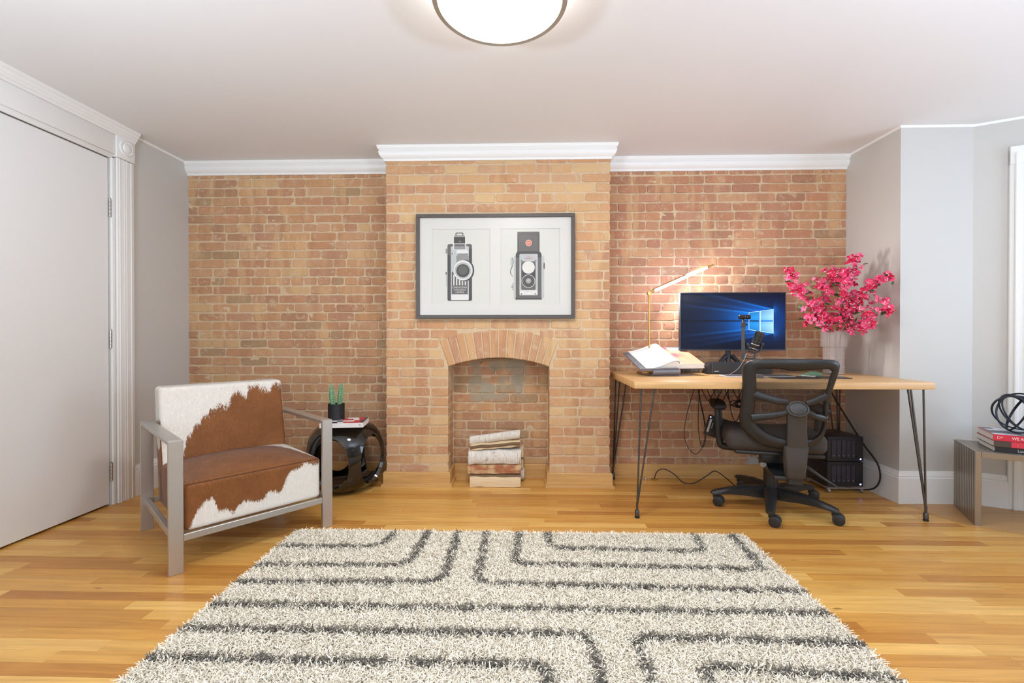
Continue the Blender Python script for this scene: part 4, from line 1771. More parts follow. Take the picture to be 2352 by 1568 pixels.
M['screen'] = vcol_mat('screen_glow', 1.0, .45)
M['screen'].node_tree.nodes['Principled BSDF'].inputs['Specular IOR Level'].default_value = .12
printed('screen', lambda u, v: (SX0 + (SX1 - SX0) * u, .0032, SZ0 + (SZ1 - SZ0) * v), screen, 160, 90, mo, M['screen'])
panes = ((1716.5, 1737.5), (1740.8, 1768.5))
for (a, b), base in zip(panes, ((30, 150, 240), (120, 198, 250))):
    for up in (0, 1):
        def pf(u, v):
            x = a + (b - a) * u
            t, bt = (edge_top(x) + .4, 736.3) if up else (738.8, edge_bot(x) - .4)
            return scr(x, bt + (t - bt) * v, .0006)
        def pc(u, v):
            k = u if b > 1750 else u * .3
            vv = v if up else 1 - v
            s_ = .80 + .25 * (1 - abs(vv - .35))
            return tuple(min(255, base[i] * s_ + (60, 40, 10)[i] * k) for i in range(3))
        printed('screen_pane', pf, pc, 8, 8, mo, M['screen'])
g = G()
def strip(x0, y0, x1, y1, w_):
    d = Vector((x1 - x0, y1 - y0)).normalized()
    nn = Vector((-d.y, d.x)) * w_ / 2
    g.add([scr(x0 + nn.x, y0 + nn.y, .0010), scr(x1 + nn.x, y1 + nn.y, .0010), scr(x1 - nn.x, y1 - nn.y, .0010), scr(x0 - nn.x, y0 - nn.y, .0010)], [(0, 1, 2, 3)])
strip(1715, 718, 1738.5, edge_top(1738.5), .7)
strip(1740, edge_top(1740), 1769, 711, .7)
strip(1715, 757.5, 1738.5, edge_bot(1738.5), .7)
strip(1740, edge_bot(1740), 1769, 766, .7)
for x in (1715, 1738, 1740.4, 1769):
    strip(x, edge_top(x), x, edge_bot(x), .8)
g.build('screen_glow_line', emis('screen_line', lin((150, 226, 255)), 1.0), mo, smooth=0)
g = G()
g.box(-.035, .035, .034, .062, MZ - .14, MZ - .02, .004, 1)
g.tube([(0, .06, MZ - .08), (0, .075, MZ - .20), (0, .06, .03)], .018, 10)
g.build('neck', M['bezel'], mo)
for s_ in (-1, 1):
    G().tube([(s_ * .02, .06, .12), (s_ * .10, .045, .035), (s_ * .20, .02, .006)], [.016, .014, .008], 10).build('foot', plain('stand_black', (36, 36, 40), .45), mo)

# ---- microphone stand with webcam post
ms = thing('microphone_stand', 'black desk stand whose crossbar carries the webcam post and microphone', 'microphone stand', (1.488, 2.99, DT))
M['blk'] = plain('satin_black', (38, 37, 38), .42)
M['blk2'] = plain('graphite', (70, 68, 68), .38, .3)
G().lathe([(0, 0), (.062, 0), (.064, .004), (.060, .012), (.012, .016), (0, .016)], 32, caps=False).build('base', M['blk'], ms)
G().tube([(0, 0, .014), (0, 0, .150)], .0062, 10).tube([(0, 0, .100), (0, 0, .118)], .010, 12).build('post', M['blk2'], ms)
G().tube([(.010, 0, .112), (-.072, 0, .116)], .0045, 10).tube([(-.072, -.008, .116), (-.072, .010, .116)], .008, 10).build('crossbar', M['blk2'], ms)
G().tube([(-.0715, 0, .108), (-.0715, 0, .338)], .0115, 12).build('webcam_post', M['blk2'], ms)
g = G().tube([(-.0715, 0, .318), (-.0715, 0, .346)], .0145, 14).tube([(-.062, 0, .338), (-.046, 0, .333)], [.005, .007], 10)
g.tube([(-.0715, 0, .345), (-.0715, 0, .368)], [.010, .006], 10)
g.build('clamp', M['blk'], ms)
wc = thing('webcam', 'black pill-shaped webcam on the tall post before the monitor', 'webcam', (1.422, 2.985, DT + .3685))
G().tube([(-.038, 0, .014), (-.034, 0, .014), (.034, 0, .014), (.038, 0, .014)], [.009, .0145, .0145, .009], 20, flat=(1, .9)).build('housing', plain('webcam_black', (24, 23, 24), .3), wc)
G().lathe([(0, 0), (.008, 0), (.009, .002), (.006, .003), (0, .003)], 20, (.004, -.0128, .014), mat=Matrix.Rotation(R(90), 4, 'X'), caps=False).build('lens', plain('lens_glass', (30, 32, 44), .08), wc)
G().tube([(0, 0, 0), (0, 0, .004)], .010, 14).build('mount', M['blk'], wc)
mc = thing('microphone', 'black ringed broadcast microphone tilted in a yoke, in front of the monitor', 'microphone', (1.488, 2.985, DT + .150))
G().tube([(-.040, 0, .056), (-.040, 0, .030), (-.030, 0, .010), (0, 0, .002), (.030, 0, .010), (.040, 0, .030), (.040, 0, .056)], .0062, 10, flat=(1, 1.6)).build('yoke', M['blk2'], mc)
for s_ in (-1, 1):
    G().tube([(s_ * .040, 0, .056), (s_ * .056, 0, .056)], .0105, 14).build('yoke_knob', M['blk2'], mc)
mm = Matrix.Translation((.004, 0, .056)) @ Matrix.Rotation(R(15), 4, 'Y') @ Matrix.Rotation(R(14), 4, 'X')
pr_ = [(0, -.040), (.016, -.040), (.019, -.032), (.024, -.006), (.026, .0), (.026, .012), (.0235, .0125), (.0235, .016), (.0265, .0165), (.0265, .030), (.024, .0305), (.024, .034), (.0272, .0345), (.0272, .050), (.025, .0505), (.025, .054), (.028, .055), (.028, .080), (.024, .086), (0, .087)]
g = G()
for a, b in ((0, len(pr_)),):
    g.lathe([(r, z) for r, z in pr_], 32, (0, 0, 0), mat=mm, caps=False)
g.build('capsule_body', M['blk'], mc, smooth=30)
G().lathe([(.0265, -.002), (.0272, 0), (.0265, .002)], 32, mat=mm, caps=False).lathe([(.0205, -.030), (.0212, -.028), (.0205, -.026)], 32, mat=mm, caps=False).build('trim_ring', M['nickel'], mc)
# thin cable from the post down to the desk
tag(G().tube(crom([(1.475, 2.965, .935), (1.452, 2.955, .925), (1.425, 2.958, .935), (1.414, 2.955, .917), (1.398, 2.952, .885), (1.352, 2.945, .830), (1.28, 2.945, .7935), (1.22, 2.96, .7915)], 8), .0017, 6).build('microphone_cable', plain('cable_grey', (150, 146, 142), .5)), 'thin grey cable looping from the microphone post down to the desk', 'cable')

# ---- keyboard, puck, pad, card, phone
kb = thing('keyboard', 'pale slim keyboard lying on the desk in front of the black speaker', 'keyboard', (1.485, 2.955, DT))
G().box(-.215, .215, -.055, .055, 0, .008, .002, 1).build('case', plain('keyboard_case', (206, 204, 202), .4), kb)
g = G()
for j in range(5):
    for i in range(15):
        g.box(-.207 + i * .0277, -.207 + i * .0277 + .0245, -.050 + j * .0205, -.050 + j * .0205 + .018, .008, .0112)
g.build('keys', plain('keys_grey', (104, 102, 104), .5), kb, smooth=0, kind='stuff')
pk = thing('speaker_puck', 'small round grey puck on the desk beside the office chair back', 'puck', (1.431, 2.900, DT + .0))
pk.location = (1.452, 2.862, DT)
G().lathe([(0, 0), (.026, 0), (.027, .003), (.027, .020), (.024, .023), (0, .023)], 32, caps=False).build('shell', plain('puck_grey', (120, 116, 116), .5), pk)
pd = thing('desk_pad', 'dark flat pad on the desk seen through the chair mesh', 'mouse pad', (1.66, 2.885, DT), R(4))
G().box(-.13, .13, -.085, .085, 0, .003, .001, 1).build('pad', plain('pad_dark', (52, 48, 48), .7), pd)
tag(G().box(-.095, .095, -.065, .065, 0, .006, .002, 1).build('tablet', plain('tablet_dark', (58, 54, 56), .3), None, (1.90, 2.885, DT), (0, 0, R(-10))), 'dark tablet on the desk right of the pad, seen through chair mesh', 'tablet')
tag(G().tube([(0, 0, 0), (.05, -.06, 0)], .004, 8).build('pen', plain('pen_white', (226, 222, 218), .4), None, (1.762, 2.945, DT + .0075)), 'white pen across the gap between dark pad and tablet', 'pen')
gc = thing('green_case', 'small green folded case standing at the back of the desk', 'case', (1.885, 3.05, DT), R(8))
g = G().prism([(-.07, 0), (.07, 0), (.062, .018), (.02, .026), (-.02, .014), (-.068, .006)], -.02, .02, 'y')
g.build('shell', plain('case_green', (120, 170, 130), .6), gc)

# ---- vase and branches
def frost():
    s = NT('frosted_glass')
    t = s.n('ShaderNodeBsdfTransparent')
    t.inputs[0].default_value = (.96, .95, .95, 1)
    s.b.inputs['Base Color'].default_value = lin((216, 204, 195))
    s.b.inputs['Roughness'].default_value = .25
    mx = s.n('ShaderNodeMixShader')
    mx.inputs[0].default_value = .25
    s.l(t.outputs[0], mx.inputs[1])
    s.l(s.b.outputs[0], mx.inputs[2])
    s.l(mx.outputs[0], s.out.inputs[0])
    return s.m


M['frost'] = frost()
VX, VY = 2.098, 3.15
vs_ = thing('vase', 'round frosted glass vase with a wider collar, at the right end of the desk', 'vase', (VX, VY, DT))


G().lathe([(0, 0), (.060, 0), (.063, .004), (.063, .188), (.060, .188), (.060, .008), (0, .008)], 48, caps=False).build('body', M['frost'], vs_)
G().lathe([(.0625, .186), (.076, .186), (.0765, .188), (.0765, .292), (.075, .294), (.0725, .292), (.0725, .190), (.0625, .190)], 48, caps=False).build('collar', M['frost'], vs_)

M['stem'] = plain('branch_brown', (112, 78, 62), .7, 0, .2)
M['stemg'] = plain('stem_green', (150, 150, 78), .6, 0, .2)
M['leafg'] = plain('leaf_green', (78, 112, 60), .5, 0, .3)


def bract_mat():
    s = NT('bougainvillea_bract')
    oi = s.n('ShaderNodeObjectInfo').outputs['Random']
    n = s.noise(s.objc(), 40, 3)
    col = s.ramp(oi, [(0, lin((242, 60, 128))), (.3, lin((250, 104, 158))), (.55, lin((234, 44, 104))), (.8, lin((253, 130, 172)))], 'CONSTANT')
    col = s.mix(s.math('MULTIPLY', n, .45), col, lin((250, 90, 96)))
    s.b.inputs['Subsurface Weight'].default_value = 0.0
    return s.fin(col, .55)


M['bract'] = bract_mat()
M['white_fl'] = plain('floret', (250, 236, 230), .5)


def bract_cluster(seed):
    """six papery bracts round a point, about 55 mm across"""
    rnd = random.Random(seed)
    g = G()
    for k in range(7):
        az = 2 * PI * k / 7 + rnd.uniform(-.4, .4)
        el = rnd.uniform(-.5, 1.0)
        L = rnd.uniform(.022, .032)
        Wd = L * .42
        d = Vector((math.cos(az) * math.cos(el), math.sin(az) * math.cos(el), math.sin(el)))
        s_ = d.cross(Vector((0, 0, 1))).normalized()
        up = s_.cross(d).normalized()
        pts = []
        for (t, w_, h) in ((0, .15, 0), (.3, .8, .10), (.55, 1.0, .16), (.8, .62, .12), (1.0, .05, .02)):
            c0 = d * (L * t) + up * (h * L * 1.3)
            pts += [c0 - s_ * (Wd * w_) - up * .1 * Wd * w_, c0 + up * .25 * Wd * w_, c0 + s_ * (Wd * w_) - up * .1 * Wd * w_]
        fs = []
        for i in range(4):
            for j in range(2):
                a = i * 3 + j
                fs.append((a, a + 1, a + 4, a + 3))
        g.add(pts, fs)
    for k in range(3):
        d = Vector((rnd.uniform(-1, 1), rnd.uniform(-1, 1), rnd.uniform(.2, 1))).normalized()
        g.tube([(0, 0, 0), d * .016], [.0012, .0024], 5, mi=1)
    return g.mesh('blossom', [M['bract'], M['white_fl']], 60)


def leaf_mesh():
    g = G()
    def lf(u, v):
        w_ = .013 * math.sin(PI * min(1, .08 + v * .92)) ** .8
        return ((u - .5) * 2 * w_, .042 * v, .006 * math.sin(PI * v) - .004 * abs(u - .5) * 2)
    return g.grid(lf, 4, 7).mesh('leaf', M['leafg'], 60)


BLO = [bract_cluster(i) for i in range(8)]
LEAF = leaf_mesh()
# branch tips and way points, measured on the photograph: (x, y, z)
S0 = Vector((VX, VY, DT + .02))
TOP = DT + .294
br_specs = [
    ('bougainvillea branch reaching far left over the monitor corner', (-.03, 0), [(2.00, 3.08, 1.13), (1.89, 3.06, 1.26), (1.78, 3.05, 1.395), (1.735, 3.05, 1.455)], [(.47, .05, 9), (.57, .05, 12), (.70, .05, 13), (.84, .055, 14), (.97, .045, 12)]),
    ('short bougainvillea spray hanging low at the left of the vase', (-.04, .01), [(1.98, 3.06, 1.13), (1.92, 3.04, 1.175), (1.855, 3.03, 1.150)], [(.66, .035, 6), (.84, .04, 8), (.98, .035, 12)]),
    ('bougainvillea branch leaning left of centre toward the wall', (-.01, .03), [(2.05, 3.14, 1.16), (2.03, 3.15, 1.28), (2.04, 3.15, 1.40), (2.12, 3.15, 1.465)], [(.56, .04, 6), (.68, .05, 10), (.80, .055, 15), (.97, .06, 18)]),
    ('tallest bougainvillea branch rising over the middle of the vase', (.02, 0), [(2.10, 3.10, 1.17), (2.13, 3.08, 1.34), (2.155, 3.07, 1.47), (2.20, 3.07, 1.54)], [(.48, .035, 4), (.60, .05, 10), (.70, .06, 18), (.84, .06, 18), (.98, .035, 9)]),
    ('bougainvillea branch arching up right beside the painted wall', (.03, .02), [(2.13, 3.05, 1.16), (2.16, 2.98, 1.28), (2.19, 2.92, 1.39), (2.205, 2.88, 1.415), (2.235, 2.87, 1.415)], [(.52, .04, 7), (.64, .055, 13), (.72, .05, 9), (.86, .04, 9), (.98, .034, 9)]),
    ('lowest right bougainvillea branch drooping beside the wall corner', (.04, -.02), [(2.14, 3.00, 1.13), (2.185, 2.93, 1.165), (2.205, 2.88, 1.20), (2.235, 2.87, 1.235)], [(.54, .04, 6), (.68, .06, 17), (.80, .055, 16), (.97, .045, 14)]),
]
rf = random.Random(12)
for lab, (ox, oy), way, clus in br_specs:
    t = thing('bougainvillea_branch', lab, 'flower branch', tuple(S0 + Vector((ox, oy, 0))), 0, 'pink bougainvillea in the vase')
    o0 = Vector(t.location)
    pts = [Vector((0, 0, 0)), Vector((VX + ox * .9, VY + oy, TOP - .02)) - o0] + [Vector(q) - o0 for q in way]
    cv = crom(pts, 10)
    n = len(cv)
    G().tube(cv, [.0034 - .0022 * i / n for i in range(n)], 7).build('stem', M['stem'], t)
    lens = arclen(cv, 101, False)
    for (f, sp_, num) in clus:
        c0 = lens[min(100, int(f * 100))]
        for k in range(num):
            d = Vector((rf.gauss(0, 1), rf.gauss(0, .8), rf.gauss(0, 1))) * sp_ * .55
            e = rf.uniform(.85, 1.3)
            link('blossom', rf.choice(BLO), t, c0 + d, (rf.uniform(-1, 1), rf.uniform(-1, 1), rf.uniform(0, 6.3)), (e, e, e))
            if k % 3 == 0:
                G().tube([c0, c0 + d * .95], .0010, 5).build('twig', M['stemg'], t)
        for k in range(2):
            d = Vector((rf.gauss(0, 1), rf.gauss(0, .6), rf.gauss(-.5, .6))) * sp_ * .7
            link('leaf', LEAF, t, c0 + d, (rf.uniform(-.9, .9), rf.uniform(-.9, .9), rf.uniform(0, 6.3)), (1.0,) * 3)

# ================================================================== under the desk
tr = thing('power_hub', 'flat grey power hub fixed under the desk, cables hanging from it', 'power strip', (1.290, 2.86, DT - .0400))
G().box(-.125, .125, -.04, .04, -.024, 0, .003, 1).build('case', plain('hub_grey', (150, 150, 152), .4, .4), tr)
g = G()
for k in range(5):
    g.box(-.10 + k * .042, -.10 + k * .042 + .025, -.030, -.004, -.0260, -.024)
g.build('socket', plain('socket_dark', (36, 36, 38), .5), tr)
M['cable'] = plain('black_cable', (24, 22, 22), .5)


def cable(name, pts, r, label, k=8, mat=None, group=None):
    o = G().tube(crom(pts, k), r, 7).build(name, mat or M['cable'], None)
    return tag(o, label, 'cable', group)


cable('hanging_cable', [(1.196, 3.2, .749), (1.172, 3.2, .65), (1.130, 3.2, .50), (1.112, 3.2, .37), (1.135, 3.2, .28), (1.19, 3.2, .226), (1.240, 3.2, .28), (1.256, 3.2, .37), (1.245, 3.2, .48), (1.215, 3.2, .62), (1.203, 3.2, .749)], .0024, 'longest loop of thin black cable hanging under the desk')
cable('hanging_cable', [(1.214, 3.19, .749), (1.208, 3.19, .60), (1.206, 3.19, .42), (1.222, 3.19, .30), (1.24, 3.19, .283), (1.254, 3.19, .32), (1.256, 3.19, .42), (1.232, 3.19, .55), (1.214, 3.19, .64), (1.212, 3.19, .749)], .0024, 'inner shorter loop of thin black cable hanging under the desk')
cable('floor_cable', [(.947, 3.346, .006), (.965, 3.335, .062), (1.01, 3.32, .085), (1.075, 3.30, .055), (1.13, 3.27, .006), (1.20, 3.25, .008), (1.28, 3.24, .06), (1.34, 3.235, .098), (1.41, 3.23, .055), (1.47, 3.20, .006), (1.54, 3.22, .005), (1.70, 3.30, .005)], .0035, 'black cable running from the brass floor outlet along the baseboard')
cable('thick_cable', [(2.10, 3.25, .749), (2.13, 3.24, .68), (2.20, 3.22, .54), (2.275, 3.20, .40), (2.305, 3.14, .30), (2.318, 3.05, .21), (2.312, 3.02, .12), (2.285, 3.04, .05), (2.25, 3.14, .012), (2.22, 3.20, .008)], .0055, 'thick black cable dropping from the desk past the drive boxes')
for i, (x, zb, lab) in enumerate(((1.183, .63, 'leftmost short cable hanging from the grey hub'), (1.222, .615, 'second short cable hanging from the grey hub'), (1.262, .615, 'third short cable hanging from the grey hub'), (1.345, .60, 'fourth short cable hanging from the grey hub'), (1.365, .50, 'longest short cable hanging from the grey hub'), (1.395, .62, 'rightmost short cable hanging from the grey hub'))):
    cable('hub_cable', [(x, 2.845, .7225), (x + .004, 2.90, (zb + .72) / 2 + .01), (x + .012, 2.99, zb), (x + .03, 3.10, zb + .02), (x + .034, 3.18, .70), (x + .034, 3.19, .7488)], .0026, lab)
cb = thing('cable_bundle', 'tangled coil of black cable hanging under the desk beside the chair', 'cable', (1.415, 3.05, .60))
g = G()
rg = random.Random(4)
for k in range(7):
    a0 = rg.uniform(0, 6)
    rx_, rz_ = rg.uniform(.028, .055), rg.uniform(.012, .026)
    cxx, czz = rg.uniform(-.012, .025), rg.uniform(-.006, .006)
    tl = rg.uniform(-.3, .3)
    g.tube([(cxx + rx_ * math.cos(a) * math.cos(tl) - rz_ * math.sin(a) * math.sin(tl), .012 * math.sin(a * 2 + k), czz + rx_ * math.cos(a) * math.sin(tl) + rz_ * math.sin(a)) for a in [a0 + 2 * PI * i / 22 for i in range(22)]], .0028, 6, closed=True)
g.build('coil', M['cable'], cb)
G().tube([(.01, 0, .02), (.012, .02, .09), (.010, .03, .149)], .0026, 6).build('lead', M['cable'], cb)
db = thing('drive_box', 'small black box with white label strip and blue light, hanging behind the seat', 'hard drive', (1.276, 3.10, .455), 0)
mtd = Matrix.Rotation(R(-17), 4, 'Y')
mtd = Matrix.Rotation(R(17), 4, 'Y')
G().box(-.045, .075, -.02, .02, -.085, .055, .006, 2, mat=mtd).build('case', plain('drive_grey', (60, 58, 60), .4), db)
G().box(-.043, -.030, -.0215, -.0195, -.060, .028, 0, 1, mat=mtd).build('label_strip', plain('label_white', (226, 226, 222), .6), db)
G().box(-.020, -.014, -.0215, -.0195, -.030, .008, 0, 1, mat=mtd).build('lettering_mark', plain('label_grey', (180, 180, 178), .6), db)
M['led'] = emis('blue_led', (.30, .35, 1.0), 9.0)
G().lathe([(.0035, 0), (.003, .002), (0, .003)], 12, (-.030, -.020, .052), mat=Matrix.Rotation(R(90), 4, 'X'), caps=False).build('power_light', M['led'], db)
G().tube([(.02, 0, .055), (.03, 0, .14), (.032, .02, .2938)], .0024, 6).build('lead', M['cable'], db)
fo = thing('floor_outlet', 'round brass floor outlet by the wooden baseboard under the desk', 'outlet', (.948, 3.350, 0))
G().lathe([(0, .0), (.030, .0), (.030, .002), (.026, .004), (.014, .004), (.012, .002), (0, .002)], 28, caps=False).build('plate', M['brass'], fo)
G().lathe([(0, 0), (.012, 0), (.013, .006), (.009, .016), (.003, .019), (0, .019)], 20, (-.064, -.005, 0), caps=False).build('cap', M['nickel'], fo)

# ---- drive towers on a clear cart
ct = thing('acrylic_cart', 'clear acrylic cart on castors under the two black drive boxes', 'cart', (2.145, 3.215, 0))
M['acr'] = frost()
M['acr'].name = 'clear_acrylic'
G().box(-.135, .135, -.140, .135, .034, .040, .001, 1).build('shelf', M['acr'], ct)
for sx in (-1, 1):
    for sy in (-1, 1):
        g = G()
        cx_, cy_ = sx * .108, sy * .112
        g.box(cx_ - .009, cx_ + .009, cy_ - .008, cy_ + .008, .020, .034, .002, 1)
        g.tube([(cx_ - .008, cy_, .0125), (cx_ + .008, cy_, .0125)], .0125, 18)
        g.build('caster', plain('caster_grey', (150, 146, 140), .25, .4), ct)
M['nas'] = plain('drive_tower_black', (30, 30, 36), .35)
M['nasd'] = plain('drive_tray', (46, 46, 56), .4)
nas = []
for k, (z0, lab) in enumerate(((.041, 'lower black five-bay drive box standing on the clear cart'), (.2095, 'upper black five-bay drive box stacked under the desk'))):
    t = thing('drive_tower', lab, 'drive box', (2.145, 3.225, z0), 0, 'five-bay drive boxes')
    hx, hy, hh = .118, .125, .166
    g = G().box(-hx, hx, -hy + .004, hy, 0, hh, .006, 2)
    g.build('case', M['nas'], t)
    g = G()
    for (a, b, c_, d) in ((-hx, hx, hh - .022, hh - .002), (-hx, hx, .002, .020), (-hx, -.090, .020, hh - .022), (.072, hx, .020, hh - .022)):
        g.box(a, b, -hy, -hy + .008, c_, d, .002, 1)
    g.build('front_frame', M['nas'], t)
    for i in range(5):
        x0 = -.088 + i * .032
        tr_ = G().box(x0 + .001, x0 + .028, -hy + .0012, -hy + .006, .024, hh - .026, .0012, 1).build('drive_tray', M['nasd'], t)
        G().lathe([(0, 0), (.003, 0), (.0028, .001), (0, .0012)], 10, (x0 + .0145, -hy + .0012, .040), mat=Matrix.Rotation(R(90), 4, 'X'), caps=False).build('lock', M['nickel'], tr_)
    g = G()
    for i in range(8):
        g.box(hx - .001, hx + .0015, -hy + .008, -hy + .030, .070 + i * .009, .074 + i * .009)
    g.build('vent', M['nasd'], t, smooth=0)
    G().lathe([(.005, 0), (.0045, .0015), (0, .002)], 14, (.100, -hy - .0002, .016), mat=Matrix.Rotation(R(90), 4, 'X'), caps=False).build('power_light', M['led'], t)

# ================================================================== office chair
oc = thing('office_chair', 'black mesh-back office chair on five castors in front of the desk', 'office chair', (1.52, 2.85, 0), R(-15))
OUT = [(0.01, -0.418, 0.929), (0.152, -0.417, 0.927), (0.212, -0.416, 0.923), (0.234, -0.411, 0.907), (0.24, -0.404, 0.883), (0.229, -0.387, 0.824), (0.213, -0.364, 0.748), (0.204, -0.338, 0.662), (0.205, -0.32, 0.6), (0.206, -0.301, 0.538), (0.193, -0.285, 0.483), (0.163, -0.275, 0.449), (0.112, -0.269, 0.429), (0.052, -0.266, 0.42), (-0.025, -0.265, 0.416), (-0.088, -0.268, 0.425), (-0.15, -0.278, 0.459), (-0.201, -0.293, 0.512), (-0.222, -0.311, 0.572), (-0.218, -0.341, 0.673), (-0.218, -0.375, 0.785), (-0.225, -0.398, 0.864), (-0.215, -0.407, 0.895), (-0.179, -0.415, 0.919), (-0.1, -0.416, 0.925)]
INN = [(0.015, -0.398, 0.864), (0.087, -0.4, 0.87), (0.157, -0.401, 0.875), (0.203, -0.401, 0.872), (0.202, -0.394, 0.849), (0.189, -0.37, 0.768), (0.182, -0.348, 0.695), (0.186, -0.327, 0.626), (0.19, -0.31, 0.568), (0.179, -0.294, 0.514), (0.152, -0.285, 0.485), (0.108, -0.282, 0.475), (0.06, -0.281, 0.469), (0.006, -0.282, 0.474), (-0.045, -0.285, 0.485), (-0.102, -0.294, 0.514), (-0.139, -0.304, 0.549), (-0.153, -0.312, 0.576), (-0.154, -0.336, 0.653), (-0.152, -0.362, 0.743), (-0.156, -0.385, 0.818), (-0.159, -0.398, 0.863), (-0.126, -0.401, 0.871), (-0.067, -0.401, 0.874), (-0.022, -0.4, 0.869)]
M['plastic'] = plain('chair_plastic', (40, 39, 39), .36, 0, .05, 50)
M['plastic2'] = plain('chair_plastic_grey', (66, 63, 62), .42, 0, .04, 50)
M['seatf'] = plain('seat_fabric', (68, 60, 54), .85, 0, .15, 300, .3)


def curve_y(x, base):
    return base + .045 * ((x - .01) / .23) ** 2      # sides of the back wrap forward


oo = arclen(crom(OUT, 5, True), 96, True)
ii = arclen(crom(INN, 5, True), 96, True)
# pair each outer point with the inner one at the same angle
cc = Vector((.012, 0, .66))


def ang(p):
    return math.atan2((p.z - cc.z) / .25, (p.x - cc.x) / .21)


def by_angle(pts, a):
    best = None
    for k in range(len(pts)):
        p, q = pts[k], pts[(k + 1) % len(pts)]
        a0, a1 = ang(p), ang(q)
        d = (a1 - a0 + PI) % (2 * PI) - PI
        e = (a - a0 + PI) % (2 * PI) - PI
        if abs(d) > 1e-9 and 0 <= e / d <= 1:
            return p.lerp(q, e / d)
    return min(pts, key=lambda p: abs((ang(p) - a + PI) % (2 * PI) - PI))


ring_v = []
NA = 96
for k in range(NA):
    a = 2 * PI * k / NA
    po, pi_ = by_angle(oo, a), by_angle(ii, a)
    row = []
    for (f, oy) in ((0, .016), (0, -.002), (.10, -.010), (.5, -.015), (.90, -.010), (1, -.002), (1, .016)):
        q = po.lerp(pi_, f)
        row.append((q.x, curve_y(q.x, q.y) + oy, q.z))
    ring_v.append(row)
g = G()
g.add([v for row in ring_v for v in row], [(k * 7 + j, k * 7 + (j + 1) % 7, ((k + 1) % NA) * 7 + (j + 1) % 7, ((k + 1) % NA) * 7 + j) for k in range(NA) for j in range(7)])
bf = g.build('back_frame', M['plastic'], oc, smooth=60)


def weave_mat():
    s = NT('chair_mesh')
    p = s.objc()
    a = s.n('ShaderNodeSeparateXYZ')
    s.l(p, a.inputs[0])
    w1 = s.math('SINE', s.math('MULTIPLY', s.math('ADD', a.outputs[0], a.outputs[2]), 900.0))
    w2 = s.math('SINE', s.math('MULTIPLY', s.math('SUBTRACT', a.outputs[0], a.outputs[2]), 900.0))
    f = s.step(s.math('MULTIPLY', w1, w2), -.35, .35)
    f = s.math('MULTIPLY_ADD', f, .40, .36)
    t = s.n('ShaderNodeBsdfTransparent')
    s.b.inputs['Base Color'].default_value = lin((44, 40, 38))
    s.b.inputs['Roughness'].default_value = .7
    mx = s.n('ShaderNodeMixShader')
    s.l(f, mx.inputs[0])
    s.l(t.outputs[0], mx.inputs[1])
    s.l(s.b.outputs[0], mx.inputs[2])
    s.l(mx.outputs[0], s.out.inputs[0])
    return s.m


M['weave'] = weave_mat()
inn2 = [by_angle(ii, 2 * PI * k / 64) for k in range(64)]
g = G()
cin = Vector((.012, -.335, .665))
vsx = []
for r_ in range(7):
    for q in inn2:
        p = cin.lerp(q, r_ / 6 * 1.01)
        yb = -.415 + .298 * (.92 - p.z)
        vsx.append((p.x, curve_y(p.x, yb) + .013, p.z))
g.add(vsx, [(r_ * 64 + k, r_ * 64 + (k + 1) % 64, (r_ + 1) * 64 + (k + 1) % 64, (r_ + 1) * 64 + k) for r_ in range(6) for k in range(64)])
g.build('back_mesh', M['weave'], oc, smooth=60)
HB = Vector((.047, -.352, .655))
for pts, r0, r1 in (([(.0, -.352, .690), (-.061, -.352, .698), (-.165, -.332, .728)], .017, .024),
                    ([(.09, -.350, .688), (.131, -.348, .702), (.200, -.330, .733)], .015, .020),
                    ([(.004, -.340, .634), (-.055, -.330, .613), (-.165, -.302, .588)], 0.014, .023),
                    ([(.094, -.338, .634), (.14, -.328, .615), (.200, -.296, .600)], .014, .019)):
    cv = crom(pts, 6)
    n = len(cv)
    G().tube(cv, [r0 + (r1 - r0) * abs(i / (n - 1)) ** 1.5 for i in range(n)], 12, flat=(1, .45)).build('spar', M['plastic'], oc, smooth=60)
mh = Matrix.Translation(HB) @ Matrix.Rotation(R(90 - 16), 4, 'X')
G().lathe([(0, -.02), (.050, -.02), (.056, -.008), (.056, .004), (.050, .010), (.046, .010), (.044, .004), (.041, .004), (.040, .009), (.034, .012), (0, .013)], 40, mat=mh @ Matrix.Diagonal((1, .80, 1, 1)), caps=False).build('hub', M['plastic2'], oc, smooth=40)


def taper(pts, mats, name, par):
    """loft of rectangles: (centre, half x, half thickness)"""
    g = G()
    vs = []
    for (c0, hx, ht) in pts:
        c0 = Vector(c0)
        for (a, b) in ((-1, -.6), (-.85, -1), (.85, -1), (1, -.6), (1, 1), (-1, 1)):
            vs.append((c0.x + a * hx, c0.y + b * ht, c0.z))
    n = 6
    fs = [(i * n + k, i * n + (k + 1) % n, (i + 1) * n + (k + 1) % n, (i + 1) * n + k) for i in range(len(pts) - 1) for k in range(n)]
    fs += [tuple(range(n)), tuple((len(pts) - 1) * n + k for k in range(n))]
    g.add(vs, fs)
    return g.build(name, mats, par, smooth=40)


taper([((.048, -.340, .625), .046, .014), ((.055, -.312, .53), .047, .016), ((.062, -.290, .438), .050, .018)], M['plastic2'], 'upper_spine', oc)
taper([((.058, -.286, .440), .060, .018), ((.057, -.280, .36), .055, .024), ((.057, -.274, .27), .047, .026), ((.057, -.268, .258), .040, .022)], M['plastic2'], 'spine_cover', oc)
taper([((.060, -.262, .30), .040, .016), ((.060, -.262, .222), .038, .016)], M['plastic'], 'spine_bracket', oc)
G().box(-.045, .085, -.265, .02, .235, .262, .006, 2).build('tilt_arm', M['plastic'], oc)
